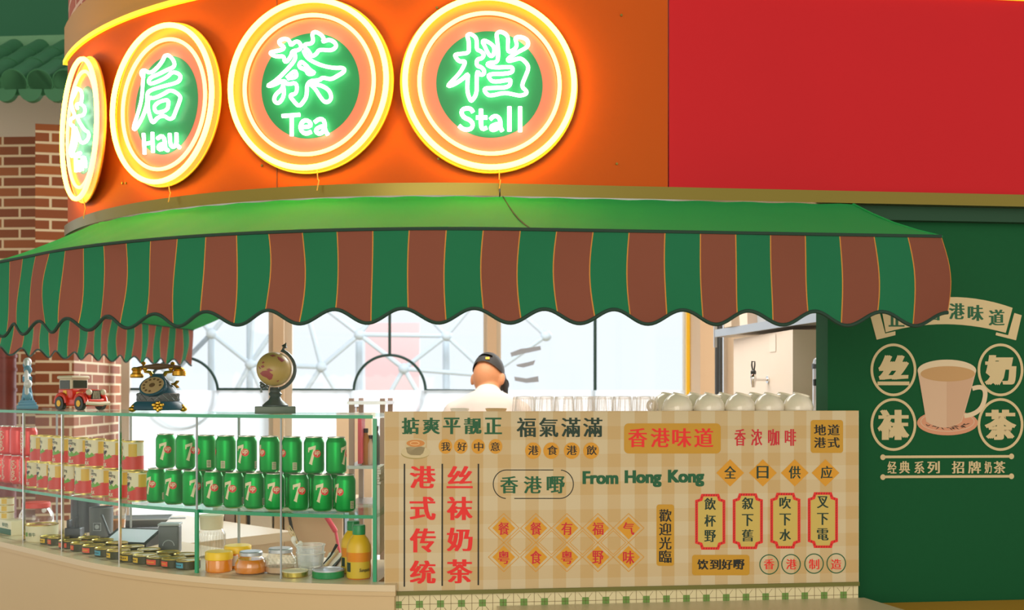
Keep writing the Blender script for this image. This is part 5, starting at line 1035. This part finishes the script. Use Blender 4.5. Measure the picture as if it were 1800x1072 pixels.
# cabinets behind the lower right bay
rc = thing('back_cabinet', 'beige undercounter cabinet with dark gaps inside the stall', 'cabinet', Vector((kx(470) * 5.3, 5.3, 0)), world=True)
mb, _ = pbox('', '', 378, 606, 5.3, .5, .02, EZ - .58); mb.build('carcass', 'dark_steel', rc, smooth=0)
for x0, x1, m_ in ((378, 392, 'pale_wall'), (395, 412, 'door_grey'), (415, 432, 'beige_wall'), (440, 478, 'pale_wall'), (482, 496, 'beige_wall'), (500, 602, 'beige_wall')):
    mb, _ = pbox('', '', x0, x1, 5.27, .03, .05, EZ - .595); mb.build('cabinet_door', m_, rc, smooth=0)
mb, _ = pbox('', '', 374, 610, 5.24, .58, EZ - .58, EZ - .555); mb.build('cabinet_top', 'worktop', rc, smooth=0)
mb = MB(); mb.tube([P(508, 905, 5.22), P(514, 935, 5.22), P(526, 960, 5.22), P(536, 985, 5.22)], .008, 8); mb.tube([P(536, 985, 5.22), P(545, 1010, 5.23), P(548, 1060, 5.24)], .008, 8); c = P(520, 950, 5.22); tag(mb.build('power_cable', 'black_plastic', origin=c), 'black cable hanging down the front of the inner cabinet', 'cable')
mb = MB(); mb.rod(P(574, 908, 5.2), P(590, 934, 5.2), .012); mb.rod(P(590, 934, 5.2), Vector((kx(640) * 5.0, 5.0, .0)), .007); c = Vector((kx(640) * 5.0, 5.0, 0)); tag(mb.build('broom_handle', 'pink_red', origin=c), 'long pink gripped broom handle leaning beside the inner cabinet', 'broom')
# metal rack seen through the upper right bay
rk = thing('steel_rack', 'steel storage rack inside the stall seen through the case end', 'rack', Vector((kx(632) * 4.75, 4.75, 0)), world=True)
for px in (620, 674):
    for D in (4.72, 5.02): mb = MB(); mb.box((kx(px) * 4.75, D, (EZ - .03) / 2), (.022, .022, EZ - .03)); mb.build('post', 'door_grey', rk, smooth=0)
for z in (EZ - .33, EZ - .05, EZ - .50): mb = MB(); mb.box((kx(647) * 4.75, 4.87, z), (.17, .34, .014)); mb.build('rack_shelf', 'steel', rk, smooth=0)
mb = MB(); mb.box((kx(632) * 4.7, 4.76, EZ - .215), (.016, .12, .20), bev=.002); tag(mb.build('menu_folder', 'pink_red', origin=(kx(632) * 4.7, 4.76, EZ - .32)), 'tall red folder standing on the steel rack', 'folder')
for j, (px, h, m_) in enumerate(((643, .16, 'amber'), (652, .13, 'frost_white'), (661, .17, 'pewter'))):
    t = thing('spice_bottle', ('amber', 'pale', 'grey')[j] + ' bottle on the steel rack beside the red folder', 'bottle', Vector((kx(px) * 4.78, 4.78, EZ - .323)), group='bottles on the steel rack'); mb = MB(); mb.lathe([(.018, 0), (.019, .002), (.019, h * .7), (.009, h * .85), (.009, h * .9)], seg=18); mb.build('body', m_, t); mb = MB(); mb.lathe([(.011, h * .88), (.011, h), (.0001, h)], seg=14); mb.build('cap', 'black_plastic', t)
mb = MB()
for j in range(7): mb.box((kx(669) * 3.62 + random.uniform(-.002, .002), 3.62, EZ - .30 + j * .008), (.016, .16, .007), rz=R(random.uniform(-2, 2)))
mb.box((kx(669) * 3.62, 3.62, EZ - .42), (.014, .16, .23)); tag(mb.build('paper_bundle', 'paper', origin=(kx(668) * 3.62, 3.62, EZ - .535)), 'bundle of white papers squeezed between case and slogan board', 'papers')
for j, (px, D) in enumerate(((621, 6.15), (630.5, 6.15))):
    t = thing('spice_jar', ('left' if j == 0 else 'right') + ' of two small brown jars on top of the rear stand', 'jar', P(px, 724, D), group='small brown jars by the windows'); mb = MB(); mb.lathe([(.012, 0), (.013, .002), (.013, .022)], seg=16); mb.build('body', 'door_grey', t); mb = MB(); mb.lathe([(.0135, .022), (.0135, .03), (.0001, .03)], seg=16); mb.build('lid', 'phone_brown', t)
mb = MB(); c = P(626, 724, 6.15); mb.box((c.x, c.y, c.z / 2 - .002), (.20, .16, c.z - .004)); tag(mb.build('rear_stand', 'beige_wall', origin=(c.x, c.y, 0), smooth=0), 'beige narrow stand behind the steel rack carrying two jars', 'stand')
# bowls between the man and the panel
for j, (px, py, w_) in enumerate(((808, 723, 17), (872, 723, 19))):
    D = 3.75; t = thing('paper_bowl', ('left' if j == 0 else 'right') + ' pale bowl just showing over the board before the man', 'bowl', Vector((kx(px) * D, D, EZ + ZW)), group='bowls behind the board'); r0 = w_ / FPX * D; mb = MB(); mb.lathe([(r0 * .6, 0), (r0 * .65, .002), (r0, .032), (r0 * .97, .034), (r0 * .6, .005), (.0001, .004)], seg=28); mb.build('bowl_wall', 'wood_pale' if j else 'white_plastic', t)
# water boiler, tap, shelf on the right side wall
bo = thing('water_boiler', 'tall white water boiler against the inner right wall', 'boiler', Vector((1.2, 4.75, 0)), world=True)
q = [(1.143, 4.4), (1.36, 4.42), (1.33, 5.22), (1.066, 5.2)]; zb_ = EZ + .252
mb = MB(); mb.hexa([(x, y, .02) for x, y in q], [(x, y, zb_) for x, y in q]); mb.build('housing', 'pale_wall', bo, smooth=0)
mb = MB(); a = Vector((1.143, 4.4, 0)); dv = (Vector((1.066, 5.2, 0)) - a).normalized(); nv = Vector((-dv.y, dv.x, 0)); nv = nv if nv.x < 0 else -nv
lc = a + dv * .22; s3 = Vector((0, 0, 1)); lp = lambda al, z: lc + nv * .002 + dv * al + s3 * z
mb.poly([lp(-.02, EZ + .17), lp(.06, EZ + .17), lp(.06, EZ + .245), lp(-.02, EZ + .245)]); mb.build('sticker', 'paper', bo, smooth=0)
tp = a + dv * .30; tz = EZ + hz(667) * 4.68; b0 = tp + Vector((0, 0, tz)); out = Vector((-1, -.15, 0)).normalized()
tpt = thing('tap', None, None) if False else None
mb = MB(); mb.rod(b0 + out * -.01, b0 + out * .006, .016, seg=20); mb.rod(b0, b0 + out * .062, .0065, seg=14); e = b0 + out * .068; mb.lathe([(.0075, -.034), (.011, -.008), (.0135, .010), (.012, .020), (.010, .024)], e, 20); tpo = mb.build('tap', 'chrome', bo)
mb = MB(); mb.lathe([(.012, .024), (.012, .036), (.007, .042)], e, 16); lv = [e + Vector((x, 0, z)) for x, z in ((-.003, .04), (-.007, .062), (-.006, .078), (.006, .078), (.006, .062), (.003, .04))]; mb.tube(lv, .0035, 6); mb.build('tap_lever', 'black_plastic', tpo)
sh = thing('wall_shelf', 'pale blue steel shelf over the water boiler', 'shelf', Vector((1.2, 4.8, EZ + .27)), world=True)
q = [(1.19, 4.05), (1.40, 4.08), (1.345, 5.4), (1.0, 5.33)]; z0 = EZ + .268
mb = MB(); mb.hexa([(x, y, z0) for x, y in q], [(x, y, z0 + .036) for x, y in q]); mb.build('shelf_board', 'steel', sh, smooth=0)
mb = MB(); mb.box((1.006, 5.35, z0 + .03), (.014, .02, .16)); mb.build('shelf_bracket', 'steel', sh, smooth=0)
for j, (px, D, w_, h) in enumerate(((1290, 5.1, .08, .13), (1318, 4.95, .08, .15), (1352, 4.8, .09, .14), (1392, 4.6, .09, .12))):
    t = thing('storage_tub', 'pale plastic tub on the wall shelf, %s from the left' % ordinal(j), 'tub', Vector((kx(px) * D + .01, D, z0 + .0362)), R(8), group='tubs on the wall shelf'); mb = MB(); mb.hexa([(-w_ / 2, -.05, 0), (w_ / 2, -.05, 0), (w_ / 2, .05, 0), (-w_ / 2, .05, 0)], [(-w_ * .58, -.06, h), (w_ * .58, -.06, h), (w_ * .58, .06, h), (-w_ * .58, .06, h)]); mb.build('tub_wall', ('white_wall', 'pale_wall', 'grey_light', 'white_wall')[j], t, smooth=0); mb = MB(); mb.box((0, 0, h + .004), (w_ * 1.22, .126, .008)); mb.build('lid', 'white_plastic', t, smooth=0)

# ================================================================ PERSON
px_ = kx(857) * 5.7; pr = thing('person', 'person in white shirt and black cap seen from behind, bending at work', 'person', (px_, 5.7, 0), 0)
def ell(mb, c, r, mt=None): mb.ball(c, 1, 24, 16, r, mt)
hp = Matrix.Rotation(R(-22), 3, 'Z') @ Matrix.Rotation(R(-24), 3, 'X')    # head bowed forward, turned a little right
hc = Vector((0, .12, EZ + .083))
bm_ = MB()
ell(bm_, hc, (.078, .098, .112), hp)
ell(bm_, hc + hp @ Vector((0, .045, -.055)), (.058, .06, .07), hp)                      # jaw
ell(bm_, hc + hp @ Vector((0, .105, -.01)), (.013, .02, .024), hp)                      # nose
for s_ in (-1, 1):
    ell(bm_, hc + hp @ Vector((s_ * .086, .002, -.018)), (.013, .020, .036), hp)        # ear
    ell(bm_, hc + hp @ Vector((s_ * .03, .088, .012)), (.016, .014, .01), hp)           # eye
ell(bm_, hc + hp @ Vector((0, .09, -.06)), (.026, .02, .012), hp)                       # lips
def cap_(mb, a, b, r0, r1): mb.rod(a, b, r0, r1, 20); mb.ball(a, r0, 16, 10); mb.ball(b, r1, 16, 10)
nb = Vector((0, .02, EZ - .06)); cap_(bm_, nb, hc + Vector((0, -.03, -.05)), .064, .060)
pv = Vector((0, -.02, .86))
ell(bm_, (0, .0, 1.12), (.16, .11, .24)); ell(bm_, (0, -.01, .90), (.155, .115, .13))
ell(bm_, (0, .01, EZ - .125), (.165, .085, .075))
for s_ in (-1, 1):
    sh_ = Vector((s_ * .178, .01, EZ - .135)); el = Vector((s_ * .225, .10, 1.0)); wr = Vector((s_ * .13, .33, .96))
    cap_(bm_, sh_, el, .052, .042); cap_(bm_, el, wr, .040, .027)
    ell(bm_, wr + Vector((-s_ * .012, .045, -.005)), (.038, .048, .016))
    for f in range(4):
        k0 = wr + Vector((-s_ * .012 + (f - 1.5) * .019, .085, -.005)); ln_ = (.030, .036, .034, .026)[f]; k1 = k0 + Vector((0, ln_, -.010)); k2 = k1 + Vector((0, ln_ * .55, -.024)); cap_(bm_, k0, k1, .0095, .0090); cap_(bm_, k1, k2, .0090, .0080)
    th0 = wr + Vector((-s_ * .045, .03, -.006)); th1 = th0 + Vector((-s_ * .024, .028, -.012)); cap_(bm_, th0, th1, .011, .0095); cap_(bm_, th1, th1 + Vector((-s_ * .004, .024, -.012)), .0095, .008)
    hip = Vector((s_ * .085, -.01, .84)); kn = Vector((s_ * .095, .03, .47)); ak = Vector((s_ * .10, -.01, .09))
    cap_(bm_, hip, kn, .085, .055); cap_(bm_, kn, ak, .052, .036); cap_(bm_, ak, Vector((s_ * .105, .13, .035)), .036, .032); ell(bm_, ak + Vector((0, -.02, -.05)), (.036, .042, .036))
def remesh(mb, name, m_, parent, vox, sm=4):
    o = mb.build(name, m_, None, origin=(0, 0, 0), smooth=0, recalc=False)
    md = o.modifiers.new('r', 'REMESH'); md.mode = 'VOXEL'; md.voxel_size = vox; s2 = o.modifiers.new('s', 'SMOOTH'); s2.iterations = sm; s2.factor = .5
    bpy.context.view_layer.update(); me = bpy.data.meshes.new_from_object(o.evaluated_get(bpy.context.evaluated_depsgraph_get())); me.materials.clear(); me.materials.append(M[m_])
    me.polygons.foreach_set('use_smooth', [True] * len(me.polygons)); old = o.data; o.modifiers.clear(); o.data = me; bpy.data.meshes.remove(old); o.parent = parent; o.location = (0, 0, 0); return o
remesh(bm_, 'body', 'skin', pr, .007, 3)
sb = MB(); ell(sb, (0, .0, 1.10), (.182, .135, .27)); ell(sb, (0, .012, EZ - .125), (.19, .108, .092)); cap_(sb, nb + Vector((0, 0, -.02)), nb + Vector((0, .03, .028)), .098, .080)
for s_ in (-1, 1):
    cap_(sb, (s_ * .178, .01, EZ - .135), (s_ * .222, .085, 1.06), .068, .062)
    cap_(sb, (0, .015, EZ - .05), (s_ * .17, .01, EZ - .115), .08, .066)
so = remesh(sb, 'shirt', 'shirt', pr, .009, 5)
tb_ = MB(); ell(tb_, (0, -.01, .88), (.168, .128, .13))
for s_ in (-1, 1): cap_(tb_, (s_ * .085, -.01, .84), (s_ * .095, .03, .47), .096, .068); cap_(tb_, (s_ * .095, .03, .47), (s_ * .10, -.01, .12), .068, .056)
remesh(tb_, 'trousers', 'trousers', pr, .012, 4)
for s_ in (-1, 1): mb = MB(); mb.ball((s_ * .104, .05, .038), 1, 18, 12, (.048, .135, .038)); mb.build('shoe', 'shoe', pr)
cb = MB(); N_ = 32
pr_ = []
for j in range(9):
    a = R(90) * j / 8; pr_.append((max(.0005, math.cos(a)), math.sin(a)))
vs = []
for j, (r_, z_) in enumerate(pr_):
    for i in range(N_):
        a = math.tau * i / N_; back = max(0, -math.sin(a)); zz = z_ * .118 + .012 + (1 - z_) * .030 * back ** 2; vs.append(hc + hp @ Vector((.085 * r_ * math.cos(a), .105 * r_ * math.sin(a), zz)))
fs = []
for j in range(8):
    for i in range(N_):
        ang = math.tau * (i + .5) / N_; 
        if -math.sin(ang) > .82 and 2 <= j <= 2: continue                   # opening over the strap
        fs.append((j * N_ + i, j * N_ + (i + 1) % N_, (j + 1) * N_ + (i + 1) % N_, (j + 1) * N_ + i))
cb.add(vs, fs); cp = cb.build('cap', 'cap', pr, smooth=1.2)
mb = MB(); A_, B_ = [], []
for i in range(17):
    a = R(20 + 140 * i / 16); A_.append(hc + hp @ Vector((.083 * math.cos(a), .102 * math.sin(a), .018))); B_.append(hc + hp @ Vector((.10 * math.cos(a), .105 * math.sin(a) + .085 * math.sin(a), .0)))
mb.strip(A_, B_); mb.strip([v - Vector((0, 0, .004)) for v in A_], [v - Vector((0, 0, .004)) for v in B_]); mb.build('brim', 'cap', cp)
mb = MB(); bk = hc + hp @ Vector((.025, -.098, .058)); mb.box(bk, (.022, .008, .016), bev=.002, rx=R(-40)); mb.build('buckle', 'gold', cp)
mb = MB(); ear = hc + hp @ Vector((.084, .03, -.01)); mb.tube([ear + Vector((0, .0, .03)), ear + Vector((.006, .02, -.03)), ear + Vector((.010, .03, -.09))], .012, 8, rs=[.006, .016, .012]); mb.build('face_mask_strap', 'cap', pr)
